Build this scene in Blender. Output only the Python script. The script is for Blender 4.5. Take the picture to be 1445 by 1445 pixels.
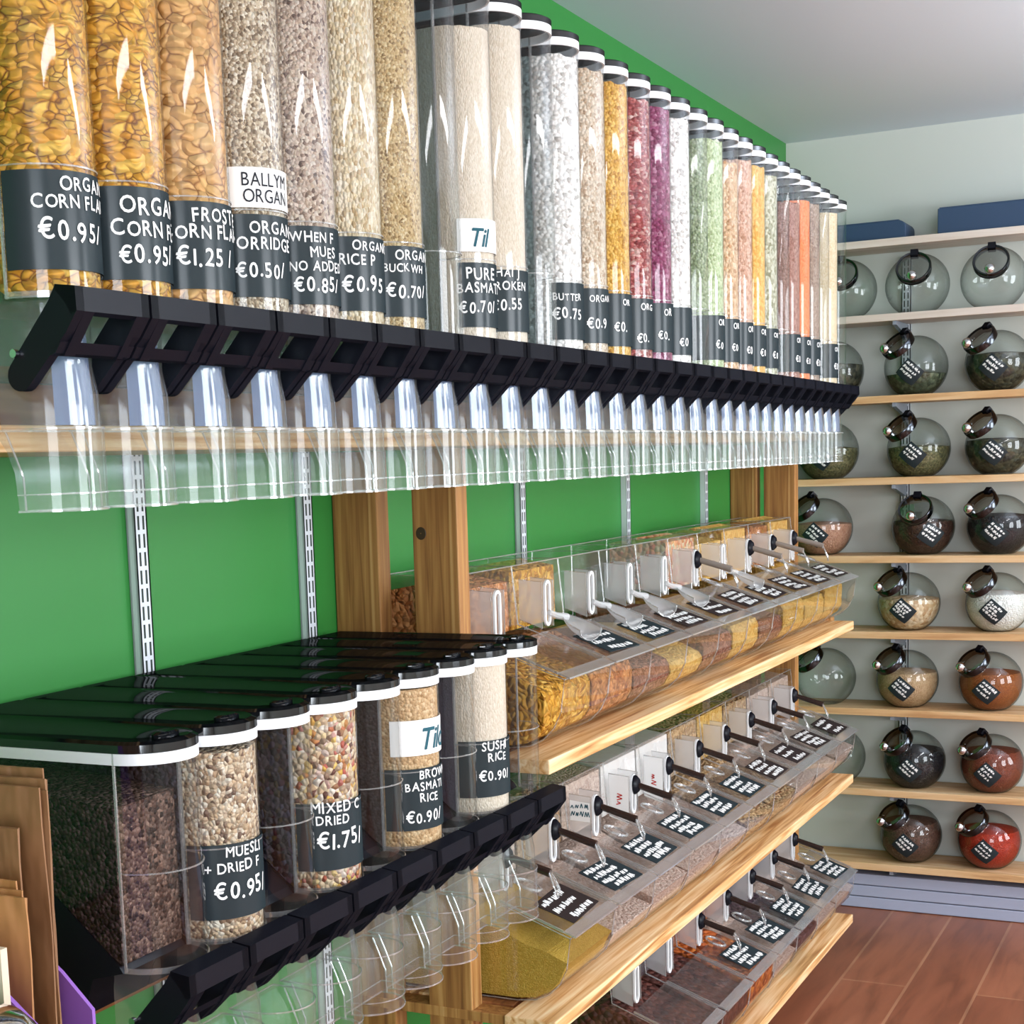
import bpy, bmesh, math, random
from mathutils import Vector, Matrix
S = bpy.context.scene
for o in list(bpy.data.objects): bpy.data.objects.remove(o)
C = S.collection
rnd = random.Random(7)

# ------------------------------------------------------------------ camera
cam = bpy.data.objects.new('camera', bpy.data.cameras.new('camera')); C.objects.link(cam)
ROW = [[-0.46667, 0.88372, -0.03547], [0.13813, 0.03322, -0.98986], [-0.87358, -0.46684, -0.13757]]
m = Matrix(((ROW[0][0], -ROW[1][0], -ROW[2][0]), (ROW[0][1], -ROW[1][1], -ROW[2][1]), (ROW[0][2], -ROW[1][2], -ROW[2][2]))).to_4x4()
m.translation = (5.22668, 1.37236, 1.47)
cam.matrix_world = m
cam.data.sensor_width = 36; cam.data.lens = 2235.15 / 1445 * 36
cam.data.shift_x = (722.5 - 583.85) / 1445; cam.data.shift_y = (966.78 - 722.5) / 1445
cam.data.clip_start = 0.02
S.camera = cam

# ------------------------------------------------------------------ world, daylight, exposure
w = bpy.data.worlds.new('world'); S.world = w; w.use_nodes = True
w.node_tree.nodes['Background'].inputs[0].default_value = (0.80, 0.90, 1.0, 1)
w.node_tree.nodes['Background'].inputs[1].default_value = 0.9
def area(name, loc, target, sx, sy, power, col):
    l = bpy.data.lights.new(name, 'AREA'); l.shape = 'RECTANGLE'; l.size = sx; l.size_y = sy
    l.energy = power; l.color = col
    o = bpy.data.objects.new(name, l); C.objects.link(o); o.location = loc
    o.rotation_euler = (Vector(target) - Vector(loc)).to_track_quat('-Z', 'Y').to_euler(); return o
area('shop_window_daylight', (6.97, 2.6, 1.45), (0, 2.2, 1.3), 1.7, 1.7, 80, (0.86, 0.93, 1.0))
area('side_window_daylight', (3.2, 4.17, 1.5), (3.2, 0, 1.3), 1.5, 1.5, 78, (0.90, 0.95, 1.0))
area('side_window_daylight', (0.9, 4.17, 1.5), (0.9, 0, 1.3), 1.1, 1.5, 60, (0.90, 0.95, 1.0))
area('ceiling_fill_uplight', (1.3, 2.2, 1.95), (1.3, 2.2, 3), 0.6, 0.6, 48, (0.84, 0.90, 1.0))  # added uplight with no fixture, brightens the ceiling
area('ceiling_lamp_light', (2.4, 2.5, 2.40), (2.4, 2.5, 0), 1.2, 0.25, 16, (0.97, 0.97, 1.0))
area('ceiling_lamp_light', (4.6, 2.5, 2.40), (4.6, 2.5, 0), 1.2, 0.25, 16, (0.97, 0.97, 1.0))
vs = S.view_settings; vs.view_transform = 'Standard'; vs.look = 'None'; vs.gamma = 1; vs.use_curve_mapping = False
vs.exposure = 0.27
cy = S.cycles
cy.transparent_max_bounces = 48; cy.max_bounces = 8; cy.diffuse_bounces = 4; cy.glossy_bounces = 4; cy.transmission_bounces = 4
cy.use_denoising = True; cy.caustics_reflective = False; cy.caustics_refractive = False; cy.sample_clamp_indirect = 4.0

# ------------------------------------------------------------------ helpers: materials
def lin(c):
    if isinstance(c, str):
        c = [int(c[i:i + 2], 16) for i in (0, 2, 4)]
    return tuple((v / 255 / 12.92 if v / 255 <= 0.04045 else ((v / 255 + 0.055) / 1.055) ** 2.4) for v in c) + (1.0,)
def newmat(name):
    mt = bpy.data.materials.new(name); mt.use_nodes = True
    nt = mt.node_tree; nt.nodes.clear(); out = nt.nodes.new('ShaderNodeOutputMaterial'); return mt, nt, out
def N(nt, typ, **kw):
    n = nt.nodes.new('ShaderNode' + typ)
    for k, v in kw.items(): setattr(n, k, v)
    return n
def plain(name, col, rough=0.5, metal=0.0, spec=0.5, bump=0, bscale=60):
    mt, nt, out = newmat(name); b = N(nt, 'BsdfPrincipled')
    b.inputs['Base Color'].default_value = lin(col); b.inputs['Roughness'].default_value = rough
    b.inputs['Metallic'].default_value = metal; b.inputs['Specular IOR Level'].default_value = spec
    if bump:
        tc = N(nt, 'TexCoord'); nz = N(nt, 'TexNoise'); nz.inputs['Scale'].default_value = bscale
        bp = N(nt, 'Bump'); bp.inputs['Strength'].default_value = bump; bp.inputs['Distance'].default_value = 0.004
        nt.links.new(tc.outputs['Object'], nz.inputs['Vector']); nt.links.new(nz.outputs['Fac'], bp.inputs['Height'])
        nt.links.new(bp.outputs['Normal'], b.inputs['Normal'])
    nt.links.new(b.outputs[0], out.inputs[0]); return mt
def satin(name, col, fac, rough):
    mt, nt, out = newmat(name); d = N(nt, 'BsdfDiffuse'); d.inputs[0].default_value = lin(col); g = N(nt, 'BsdfGlossy'); g.inputs['Roughness'].default_value = rough
    mx = N(nt, 'MixShader'); mx.inputs[0].default_value = fac; nt.links.new(d.outputs[0], mx.inputs[1]); nt.links.new(g.outputs[0], mx.inputs[2]); nt.links.new(mx.outputs[0], out.inputs[0]); return mt
def ramp(nt, stops, interp='LINEAR'):
    r = N(nt, 'ValToRGB'); r.color_ramp.interpolation = interp; e = r.color_ramp.elements
    while len(e) < len(stops): e.new(0.5)
    for i, (p, c) in enumerate(stops): e[i].position = p; e[i].color = lin(c)
    return r
def clear(name, tint=(0.975, 0.98, 0.978), edge=None, base=0.05, amp=0.6, power=3.0, rough=0.03, white=0.0, wcol=(0.8, 0.8, 0.8)):
    """thin clear plastic or glass: see-through with a facing-dependent reflection"""
    mt, nt, out = newmat(name)
    lw = N(nt, 'LayerWeight'); lw.inputs['Blend'].default_value = 0.5
    pw = N(nt, 'Math', operation='POWER'); pw.inputs[1].default_value = power
    mu = N(nt, 'Math', operation='MULTIPLY_ADD'); mu.inputs[1].default_value = amp; mu.inputs[2].default_value = base
    tr = N(nt, 'BsdfTransparent'); gl = N(nt, 'BsdfGlossy'); gl.inputs['Roughness'].default_value = rough
    mx = N(nt, 'MixShader')
    nt.links.new(lw.outputs['Facing'], pw.inputs[0]); nt.links.new(pw.outputs[0], mu.inputs[0]); nt.links.new(mu.outputs[0], mx.inputs[0])
    if edge:
        p2 = N(nt, 'Math', operation='POWER'); p2.inputs[1].default_value = 2.5
        cm = N(nt, 'Mix', data_type='RGBA'); cm.inputs[6].default_value = tint + (1,); cm.inputs[7].default_value = edge + (1,)
        nt.links.new(lw.outputs['Facing'], p2.inputs[0]); nt.links.new(p2.outputs[0], cm.inputs[0]); nt.links.new(cm.outputs[2], tr.inputs[0])
    else: tr.inputs[0].default_value = tint + (1,)
    nt.links.new(tr.outputs[0], mx.inputs[1]); nt.links.new(gl.outputs[0], mx.inputs[2])
    last = mx
    if white:
        df = N(nt, 'BsdfDiffuse'); df.inputs[0].default_value = wcol + (1,)
        m2 = N(nt, 'MixShader'); m2.inputs[0].default_value = white
        nt.links.new(mx.outputs[0], m2.inputs[1]); nt.links.new(df.outputs[0], m2.inputs[2]); last = m2
    nt.links.new(last.outputs[0], out.inputs[0]); return mt
def grain(name, cols, scale, bump=0.6, dist=0.004, stretch=(1, 1, 1), edge=None, ew=0.06, rough=0.6, warp=0.0, rot=(0, 0, 0), patchy=False):
    """loose food: every Voronoi cell is one grain or flake with its own colour"""
    mt, nt, out = newmat(name); tc = N(nt, 'TexCoord'); mp = N(nt, 'Mapping'); mp.inputs['Scale'].default_value = stretch
    mp.inputs['Rotation'].default_value = rot
    nt.links.new(tc.outputs['Object'], mp.inputs[0]); vec = mp.outputs[0]
    if warp:
        nz = N(nt, 'TexNoise'); nz.inputs['Scale'].default_value = scale * 0.45; nz.inputs['Detail'].default_value = 1.0
        vm = N(nt, 'VectorMath', operation='MULTIPLY_ADD'); vm.inputs[1].default_value = (warp,) * 3
        nt.links.new(vec, nz.inputs['Vector']); nt.links.new(nz.outputs['Color'], vm.inputs[0]); nt.links.new(vec, vm.inputs[2]); vec = vm.outputs[0]
    vo = N(nt, 'TexVoronoi'); vo.inputs['Scale'].default_value = scale; nt.links.new(vec, vo.inputs['Vector'])
    sp = N(nt, 'SeparateColor'); nt.links.new(vo.outputs['Color'], sp.inputs[0])
    n = len(cols); r = ramp(nt, [((i + 0.5) / n, c) for i, c in enumerate(cols)]); nt.links.new(sp.outputs[0], r.inputs[0])
    b = N(nt, 'BsdfPrincipled'); b.inputs['Roughness'].default_value = rough; b.inputs['Specular IOR Level'].default_value = 0.3
    col = r.outputs[0]
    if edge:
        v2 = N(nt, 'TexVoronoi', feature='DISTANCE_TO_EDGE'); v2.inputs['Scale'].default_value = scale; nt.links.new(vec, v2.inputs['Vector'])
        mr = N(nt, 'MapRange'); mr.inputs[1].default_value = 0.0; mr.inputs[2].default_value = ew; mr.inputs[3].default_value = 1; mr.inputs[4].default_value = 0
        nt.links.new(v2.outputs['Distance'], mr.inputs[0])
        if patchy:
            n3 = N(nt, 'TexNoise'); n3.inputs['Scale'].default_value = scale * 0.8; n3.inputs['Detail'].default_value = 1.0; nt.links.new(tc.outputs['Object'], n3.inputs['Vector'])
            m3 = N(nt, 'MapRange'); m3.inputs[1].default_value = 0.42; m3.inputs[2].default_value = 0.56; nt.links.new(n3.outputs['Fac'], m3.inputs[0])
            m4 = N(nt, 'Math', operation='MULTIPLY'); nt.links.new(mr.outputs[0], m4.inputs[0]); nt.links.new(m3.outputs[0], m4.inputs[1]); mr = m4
        cm = N(nt, 'Mix', data_type='RGBA'); nt.links.new(mr.outputs[0], cm.inputs[0]); nt.links.new(col, cm.inputs[6]); cm.inputs[7].default_value = lin(edge); col = cm.outputs[2]  # dark flake rims: toasted edges plus shade of the gaps, in the colour
    nt.links.new(col, b.inputs['Base Color'])
    inv = N(nt, 'Math', operation='MULTIPLY'); inv.inputs[1].default_value = -1.0; nt.links.new(vo.outputs['Distance'], inv.inputs[0])
    bp = N(nt, 'Bump'); bp.inputs['Strength'].default_value = bump; bp.inputs['Distance'].default_value = dist
    nt.links.new(inv.outputs[0], bp.inputs['Height']); nt.links.new(bp.outputs['Normal'], b.inputs['Normal'])
    nt.links.new(b.outputs[0], out.inputs[0]); return mt
def wood(name, cols, axis='X', scale=9.0, rough=0.55, knots=0.0, gl=12.0):
    mt, nt, out = newmat(name); tc = N(nt, 'TexCoord'); mp = N(nt, 'Mapping')
    sc = [gl, gl, gl]; sc['XYZ'.index(axis)] = 0.9; mp.inputs['Scale'].default_value = sc
    nt.links.new(tc.outputs['Object'], mp.inputs[0])
    nz = N(nt, 'TexNoise'); nz.inputs['Scale'].default_value = scale * 0.35; nz.inputs['Detail'].default_value = 6; nz.inputs['Distortion'].default_value = 0.7
    nt.links.new(mp.outputs[0], nz.inputs['Vector'])
    n = len(cols); r = ramp(nt, [(0.30 + 0.42 * i / (n - 1), c) for i, c in enumerate(cols)]); nt.links.new(nz.outputs['Fac'], r.inputs[0]); col = r.outputs[0]
    if knots:
        m2 = N(nt, 'Mapping'); s2 = [6, 6, 6]; s2['XYZ'.index(axis)] = 3.0; m2.inputs['Scale'].default_value = s2
        nt.links.new(tc.outputs['Object'], m2.inputs[0]); vo = N(nt, 'TexVoronoi'); vo.inputs['Scale'].default_value = 0.9; nt.links.new(m2.outputs[0], vo.inputs['Vector'])
        r2 = ramp(nt, [(0.0, (255, 255, 255)), (knots, (255, 255, 255)), (knots + 0.03, (0, 0, 0))]); nt.links.new(vo.outputs['Distance'], r2.inputs[0])
        cm = N(nt, 'Mix', data_type='RGBA'); nt.links.new(r2.outputs[0], cm.inputs[0]); nt.links.new(col, cm.inputs[6]); cm.inputs[7].default_value = lin('5e3517'); col = cm.outputs[2]
    b = N(nt, 'BsdfPrincipled'); b.inputs['Roughness'].default_value = rough; b.inputs['Specular IOR Level'].default_value = 0.35
    nt.links.new(col, b.inputs['Base Color'])
    bp = N(nt, 'Bump'); bp.inputs['Strength'].default_value = 0.15; bp.inputs['Distance'].default_value = 0.003
    nt.links.new(nz.outputs['Fac'], bp.inputs['Height']); nt.links.new(bp.outputs['Normal'], b.inputs['Normal'])
    nt.links.new(b.outputs[0], out.inputs[0]); return mt
M = {}
M['clear'] = clear('clear_plastic')
M['tube'] = clear('clear_tube', base=0.045, amp=0.55, power=3.0)
M['sideshade'] = clear('shade_tinted_side', tint=(0.60, 0.59, 0.68), base=0.045, amp=0.5, power=3.0)  # tint puts the shade between neighbouring bins into the side walls
M['teal'] = clear('pale_shade_tinted_side', tint=(0.80, 0.86, 0.87), base=0.045, amp=0.5, power=3.0)  # paler painted shade for the side walls of the upper row
M['spout'] = clear('clear_spout', tint=(0.92, 0.945, 0.94), base=0.045, amp=0.5, power=2.5, rough=0.10, white=0.035)
M['bluesheen'] = clear('painted_blue_sheen', tint=(0.62, 0.72, 0.86), base=0.13, amp=0.4, power=2.0, rough=0.06, white=0.34, wcol=(0.30, 0.42, 0.74))  # bluish white colour stands in for window reflections in the spout
M['frost'] = clear('frosted_plastic', tint=(0.9, 0.9, 0.9), base=0.08, amp=0.5, rough=0.15, white=0.38)
M['edge'] = clear('plastic_edge', tint=(0.85, 0.86, 0.86), base=0.25, amp=0.5, power=2, rough=0.08, white=0.16)
M['lidclear'] = clear('clear_lid', tint=(0.95, 0.94, 0.93), base=0.05, amp=0.32, power=2.5, rough=0.06, white=0.025)
M['lidglass'] = clear('jar_lid_glass', tint=(0.50, 0.53, 0.52), base=0.16, amp=0.5, power=2, rough=0.03)
M['glass'] = clear('jar_glass', tint=(0.93, 0.95, 0.94), edge=(0.22, 0.26, 0.25), base=0.05, amp=0.5, power=3.5, rough=0.02)
M['black'] = satin('black_plastic', '14151d', 0.025, 0.3)
M['lidblack'] = satin('black_lid', '0b0d11', 0.10, 0.06)
M['white'] = plain('white_plastic', 'eceef0', 0.35)
M['chalk'] = satin('chalkboard', '2a3337', 0.03, 0.22)
M['chalkbrown'] = satin('chalkboard_worn', '322a29', 0.03, 0.3)
M['ink'] = plain('chalk_white', 'f4f4f2', 0.8, spec=0.1)
M['inkdark'] = plain('dark_print', '2a2c33', 0.7, spec=0.1)
M['inkred'] = plain('red_print', 'c23a36', 0.7, spec=0.1)
M['inkteal'] = plain('teal_print', '2f5a66', 0.7, spec=0.1)
M['paper'] = plain('white_sticker', 'f0f0ee', 0.45, spec=0.3)
M['chrome'] = plain('chrome', 'd8dade', 0.10, metal=1.0)
M['darkchrome'] = plain('dark_chrome', '4a4d52', 0.16, metal=1.0)
M['handle'] = plain('scoop_handle_dark', '2e2320', 0.22, spec=0.6)
M['handlegrey'] = plain('scoop_handle_grey', '8a7f76', 0.25, spec=0.6)
M['green'] = plain('green_wall_paint', '2f7f36', 0.42, spec=0.35, bump=0.05, bscale=30)
M['wall'] = plain('off_white_wall_paint', 'cdd0c9', 0.6, spec=0.25, bump=0.06, bscale=25)
M['ceil'] = plain('ceiling_paint', 'd3dbe3', 0.7, spec=0.2, bump=0.04, bscale=20)
M['upright'] = plain('upright_white_metal', 'd9dde3', 0.35, spec=0.5)
M['slot'] = plain('slot_dark', '23302a', 0.7)
M['bracket'] = plain('bracket_grey_metal', '9aa3b0', 0.38, metal=0.4)
M['pine'] = wood('pine_board', ['9c6636', 'cf9c62', 'e6c090', 'f2dab0'], 'X', gl=24)
M['pineback'] = wood('pine_shelf', ['b98a5c', 'd2a877', 'dcb88c', 'e6c8a2'], 'Y')
M['pinetop'] = wood('limed_shelf', ['cdbcae', 'd8c9bc', 'ddd0c5', 'e4d9cf'], 'Y')
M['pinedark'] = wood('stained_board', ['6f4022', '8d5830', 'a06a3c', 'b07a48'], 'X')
M['post'] = wood('pine_post', ['7a4e2a', '9a6a3a', 'b08048', 'c69a64'], 'Z', gl=26)
M['bluebox'] = plain('slate_blue_box', '2c4462', 0.5)
M['plinth'] = plain('blue_grey_paint', 'a4aabf', 0.5)
M['kraft'] = plain('kraft_paper', '94653c', 0.75, spec=0.2, bump=0.5, bscale=40)
M['kraftlight'] = plain('kraft_paper_light', 'a8733f', 0.75, spec=0.2, bump=0.4, bscale=55)
def kraft(name, cols):
    mt, nt, out = newmat(name); tc = N(nt, 'TexCoord'); mp = N(nt, 'Mapping'); mp.inputs['Scale'].default_value = (26, 26, 10); nt.links.new(tc.outputs['Object'], mp.inputs[0])
    nz = N(nt, 'TexNoise'); nz.inputs['Scale'].default_value = 1.3; nz.inputs['Detail'].default_value = 2; nz.inputs['Distortion'].default_value = 0.2; nt.links.new(mp.outputs[0], nz.inputs[0])
    r = ramp(nt, [(0.3, cols[0]), (0.5, cols[1]), (0.7, cols[2])]); nt.links.new(nz.outputs['Fac'], r.inputs[0])
    b = N(nt, 'BsdfPrincipled'); b.inputs['Roughness'].default_value = 0.6; nt.links.new(r.outputs[0], b.inputs['Base Color'])
    bp = N(nt, 'Bump'); bp.inputs['Strength'].default_value = 1.0; bp.inputs['Distance'].default_value = 0.008; nt.links.new(nz.outputs['Fac'], bp.inputs['Height']); nt.links.new(bp.outputs['Normal'], b.inputs['Normal'])
    nt.links.new(b.outputs[0], out.inputs[0]); return mt
M['kraft'] = kraft('kraft_paper_creased', ['7c5636', '835c3a', '8a623e'])
M['kraftlight'] = kraft('kraft_paper_light_creased', ['9f6d3d', 'a57242', 'ab7746'])
M['purple'] = plain('purple_board', '8d5cb4', 0.5)
M['steel'] = plain('brushed_steel', 'd2d2d0', 0.22, metal=1.0)
M['cream'] = plain('cream_board', 'd8c4ac', 0.6)
def floor_mat():
    mt, nt, out = newmat('brown_plank_floor'); tc = N(nt, 'TexCoord')
    br = N(nt, 'TexBrick'); br.inputs['Scale'].default_value = 1.0; br.inputs['Brick Width'].default_value = 1.9; br.inputs['Row Height'].default_value = 0.18
    br.inputs['Mortar Size'].default_value = 0.004; br.inputs['Color1'].default_value = lin('94593f'); br.inputs['Color2'].default_value = lin('a5674a'); br.inputs['Mortar'].default_value = lin('b58060')
    br.offset = 0.37; mp0 = N(nt, 'Mapping'); mp0.inputs['Location'].default_value = (0.3, -0.023, 0)
    nt.links.new(tc.outputs['Object'], mp0.inputs[0]); nt.links.new(mp0.outputs[0], br.inputs['Vector'])
    mp = N(nt, 'Mapping'); mp.inputs['Scale'].default_value = (1.4, 9, 9); nt.links.new(tc.outputs['Object'], mp.inputs[0])
    nz = N(nt, 'TexNoise'); nz.inputs['Scale'].default_value = 2.2; nz.inputs['Detail'].default_value = 6; nz.inputs['Distortion'].default_value = 0.8; nt.links.new(mp.outputs[0], nz.inputs[0])
    r = ramp(nt, [(0.25, (120, 105, 100)), (0.5, (220, 215, 212)), (0.75, (255, 255, 255))]); nt.links.new(nz.outputs['Fac'], r.inputs[0])
    mx = N(nt, 'Mix', data_type='RGBA', blend_type='MULTIPLY'); mx.inputs[0].default_value = 0.6
    nt.links.new(br.outputs['Color'], mx.inputs[6]); nt.links.new(r.outputs[0], mx.inputs[7])
    b = N(nt, 'BsdfPrincipled'); b.inputs['Roughness'].default_value = 0.38; nt.links.new(mx.outputs[2], b.inputs['Base Color'])
    nt.links.new(b.outputs[0], out.inputs[0]); return mt
M['floor'] = floor_mat()
G = {}
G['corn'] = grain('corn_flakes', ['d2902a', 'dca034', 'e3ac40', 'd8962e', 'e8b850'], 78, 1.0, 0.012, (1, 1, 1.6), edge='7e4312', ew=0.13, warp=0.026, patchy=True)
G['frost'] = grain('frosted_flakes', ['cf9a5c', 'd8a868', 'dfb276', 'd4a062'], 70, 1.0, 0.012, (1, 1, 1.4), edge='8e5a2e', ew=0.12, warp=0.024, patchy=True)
G['oats'] = grain('porridge_oats', ['8f7a62', 'c9b496', 'd8c6ab', 'e6dac6', 'b7a083', '7a6650'], 290, 0.9, 0.005)
G['muesli'] = grain('muesli_mix', ['6f5a50', 'b9a08c', 'cdb9a4', 'd8c9ba', '9c8474', 'cbb6a6'], 250, 0.9, 0.005, warp=0.003)
G['puffs'] = grain('rice_puffs', ['cfb891', 'dcc8a4', 'e4d4b6', 'ebdec6', 'b89c74'], 240, 1.0, 0.006, (1, 1, 0.7))
G['buck'] = grain('buckwheat_groats', ['a98c5e', 'c4a878', 'cfb68a', 'b49668', 'd8c49c', '8a6e46'], 300, 0.8, 0.004)
G['rice'] = grain('white_rice', ['cbbba6', 'd5c7b4', 'dacdbc', 'cfc0ac'], 330, 0.5, 0.003, (1.5, 1.5, 0.7))
G['bean'] = grain('white_beans', ['dcd8d2', 'ebe7e2', 'f0ede9', 'f4f2ef', 'b8b2ac'], 130, 0.7, 0.008, (1, 1, 1.25))
G['hari'] = grain('beige_beans', ['c9b49c', 'dac8b2', 'e0d0bc', 'd2bea6', 'b09478'], 190, 0.9, 0.006)
G['yellow'] = grain('yellow_peas', ['d09a38', 'e2b050', 'e8bd66', 'd8a444', 'b47c22'], 190, 0.9, 0.006)
G['kidney'] = grain('red_kidney_beans', ['8a3438', 'a4494a', 'b55c58', '993e40', 'c88078', 'd8b0a8'], 125, 1.0, 0.009, (1, 1, 1.6))
G['adzuki'] = grain('purple_beans', ['6e1c44', '87305a', '9a4a70', '7a244c', 'b27890'], 140, 0.9, 0.007, (1, 1, 1.3))
G['split'] = grain('green_split_peas', ['a9b98a', 'bfcca2', 'ccd6b2', 'b4c296', '93a474'], 180, 0.8, 0.005)
G['chick'] = grain('chickpeas', ['d6ae86', 'e4c09a', 'ecccaa', 'deb690', 'c08e62'], 140, 1.0, 0.008)
G['pinkb'] = grain('pinkish_beans', ['cf9f86', 'dcb29a', 'e2bca6', 'd4a890', 'b48468'], 160, 0.9, 0.006)
G['popc'] = grain('popping_corn', ['dca04a', 'e8b45e', 'eebf70', 'e2aa54'], 130, 0.9, 0.006)
G['glent'] = grain('green_lentils', ['9c9a7e', 'c0beA6'.lower(), 'd0cfbc', '8c8a6c'], 150, 0.8, 0.005)
G['brown'] = grain('brown_lentils', ['8e6052', 'a4776a', 'b08678', '986a5c'], 210, 0.7, 0.004)
G['orange'] = grain('orange_lentils', ['e87440', 'f08450', 'f08c5c', 'ec7c48'], 240, 0.5, 0.003)
G['greyb'] = grain('grey_brown_lentils', ['8a7264', 'a08a7a', '988070', 'ac9888'], 220, 0.7, 0.004)
G['beige'] = grain('beige_grain', ['d2bb94', 'dcc8a6', 'e2d0b2', 'd8c29e'], 260, 0.5, 0.003)
G['dmues'] = grain('dark_muesli', ['33241f', '5a433a', '6e554a', '452f28', '8a6e60'], 210, 1.0, 0.007)
G['lmues'] = grain('toasted_muesli', ['7a6050', 'c4a684', 'd6bc9c', 'e4d0b4', 'a88a6c', 'e8dcc8'], 200, 1.0, 0.007, warp=0.005)
G['mixed'] = grain('mixed_fruit_muesli', ['6a4236', 'd8bc9a', 'e8d4b6', 'd8b04e', 'b45a4e', 'f0e6d6', '9a6a48', 'e2c8a4'], 150, 1.0, 0.009, warp=0.006)
G['brice'] = grain('brown_rice', ['a8845a', 'c09c70', 'cca97e', 'b49066', 'd4b68e'], 240, 0.7, 0.004)
G['pastao'] = grain('orange_pasta', ['b06a34', 'c98248', 'd8945a', 'a45c2c'], 85, 1.0, 0.014, warp=0.03)
G['pastay'] = grain('yellow_pasta', ['c98a28', 'dca23a', 'e8b652', 'd0942e', 'b87a22'], 80, 1.0, 0.016, warp=0.03)
G['candy'] = grain('dried_fruit_mix', ['d88a5a', 'e8b070', 'd86a5a', 'e8c49a', 'c86a4a', 'e2d0a8'], 85, 1.0, 0.012)
G['goldfl'] = grain('golden_cereal', ['c8963e', 'd8ac58', 'e0b868', 'cfa04a'], 120, 0.9, 0.006)
G['brownfl'] = grain('brown_cereal', ['7a4a34', '94604a', 'a87258', '8a5640'], 120, 1.0, 0.01)
G['cous'] = grain('golden_couscous', ['a8842c', 'b89238', 'c09c44', 'b08a32'], 420, 0.5, 0.003)
G['nuts'] = grain('tan_nuts', ['b08a60', 'c8a478', 'd4b48a', 'bc966a'], 110, 1.0, 0.012)
G['seed'] = grain('pinkish_seeds', ['b49a8c', 'c8b0a2', 'd2beb0', 'bea698'], 180, 0.7, 0.005)
G['flour'] = grain('white_flour', ['e2dedb', 'e6e3e0', 'eae8e6', 'e4e1de'], 60, 0.2, 0.003)
G['apric'] = grain('dried_apricots', ['96421a', 'c05e20', 'd87c2c', 'ac5018'], 60, 1.0, 0.02, warp=0.02)
G['raisin'] = grain('dark_raisins', ['3a1c18', '52281f', '64342a', '46221c'], 70, 1.0, 0.01)
G['plum'] = grain('dark_fruit', ['3a2a34', '4e3a44', '2e222c', '5a4450'], 70, 1.0, 0.01)
for nm, cols, sc in (('herb', ['3c4434', '525c46', '2e362a', '687058'], 90), ('herbd', ['2a2c24', '3e4034', '54503c', '1e2018'], 80),
                     ('herbo', ['56563a', '6c6a48', '807a56', '4a4a32'], 160), ('jblack', ['17161a', '242226', '1c1a20'], 160), ('jbrown', ['3e2820', '54382c', '33201a'], 160),
                     ('jpink', ['b8886e', 'c89a80', 'ae7c64'], 200), ('granola', ['c8a478', 'dcc09a', 'e8d4b6', 'b89066'], 90), ('jwhite', ['e6e4de', 'eeece8', 'f0eeea'], 200),
                     ('jbeige', ['c2a078', 'cfae88', 'b8946c'], 260), ('jrust', ['94501f', 'a35c2c', '8a481c'], 300), ('jred', ['7c3a26', '8e4630', '6e3020'], 300), ('jscar', ['b02c14', 'c2381c', 'a02410'], 300), ('jdust', ['5c4034', '6e4e40', '4c342a'], 260)):
    G[nm] = grain('jar_' + nm, cols, sc, 0.7, 0.005)

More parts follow.
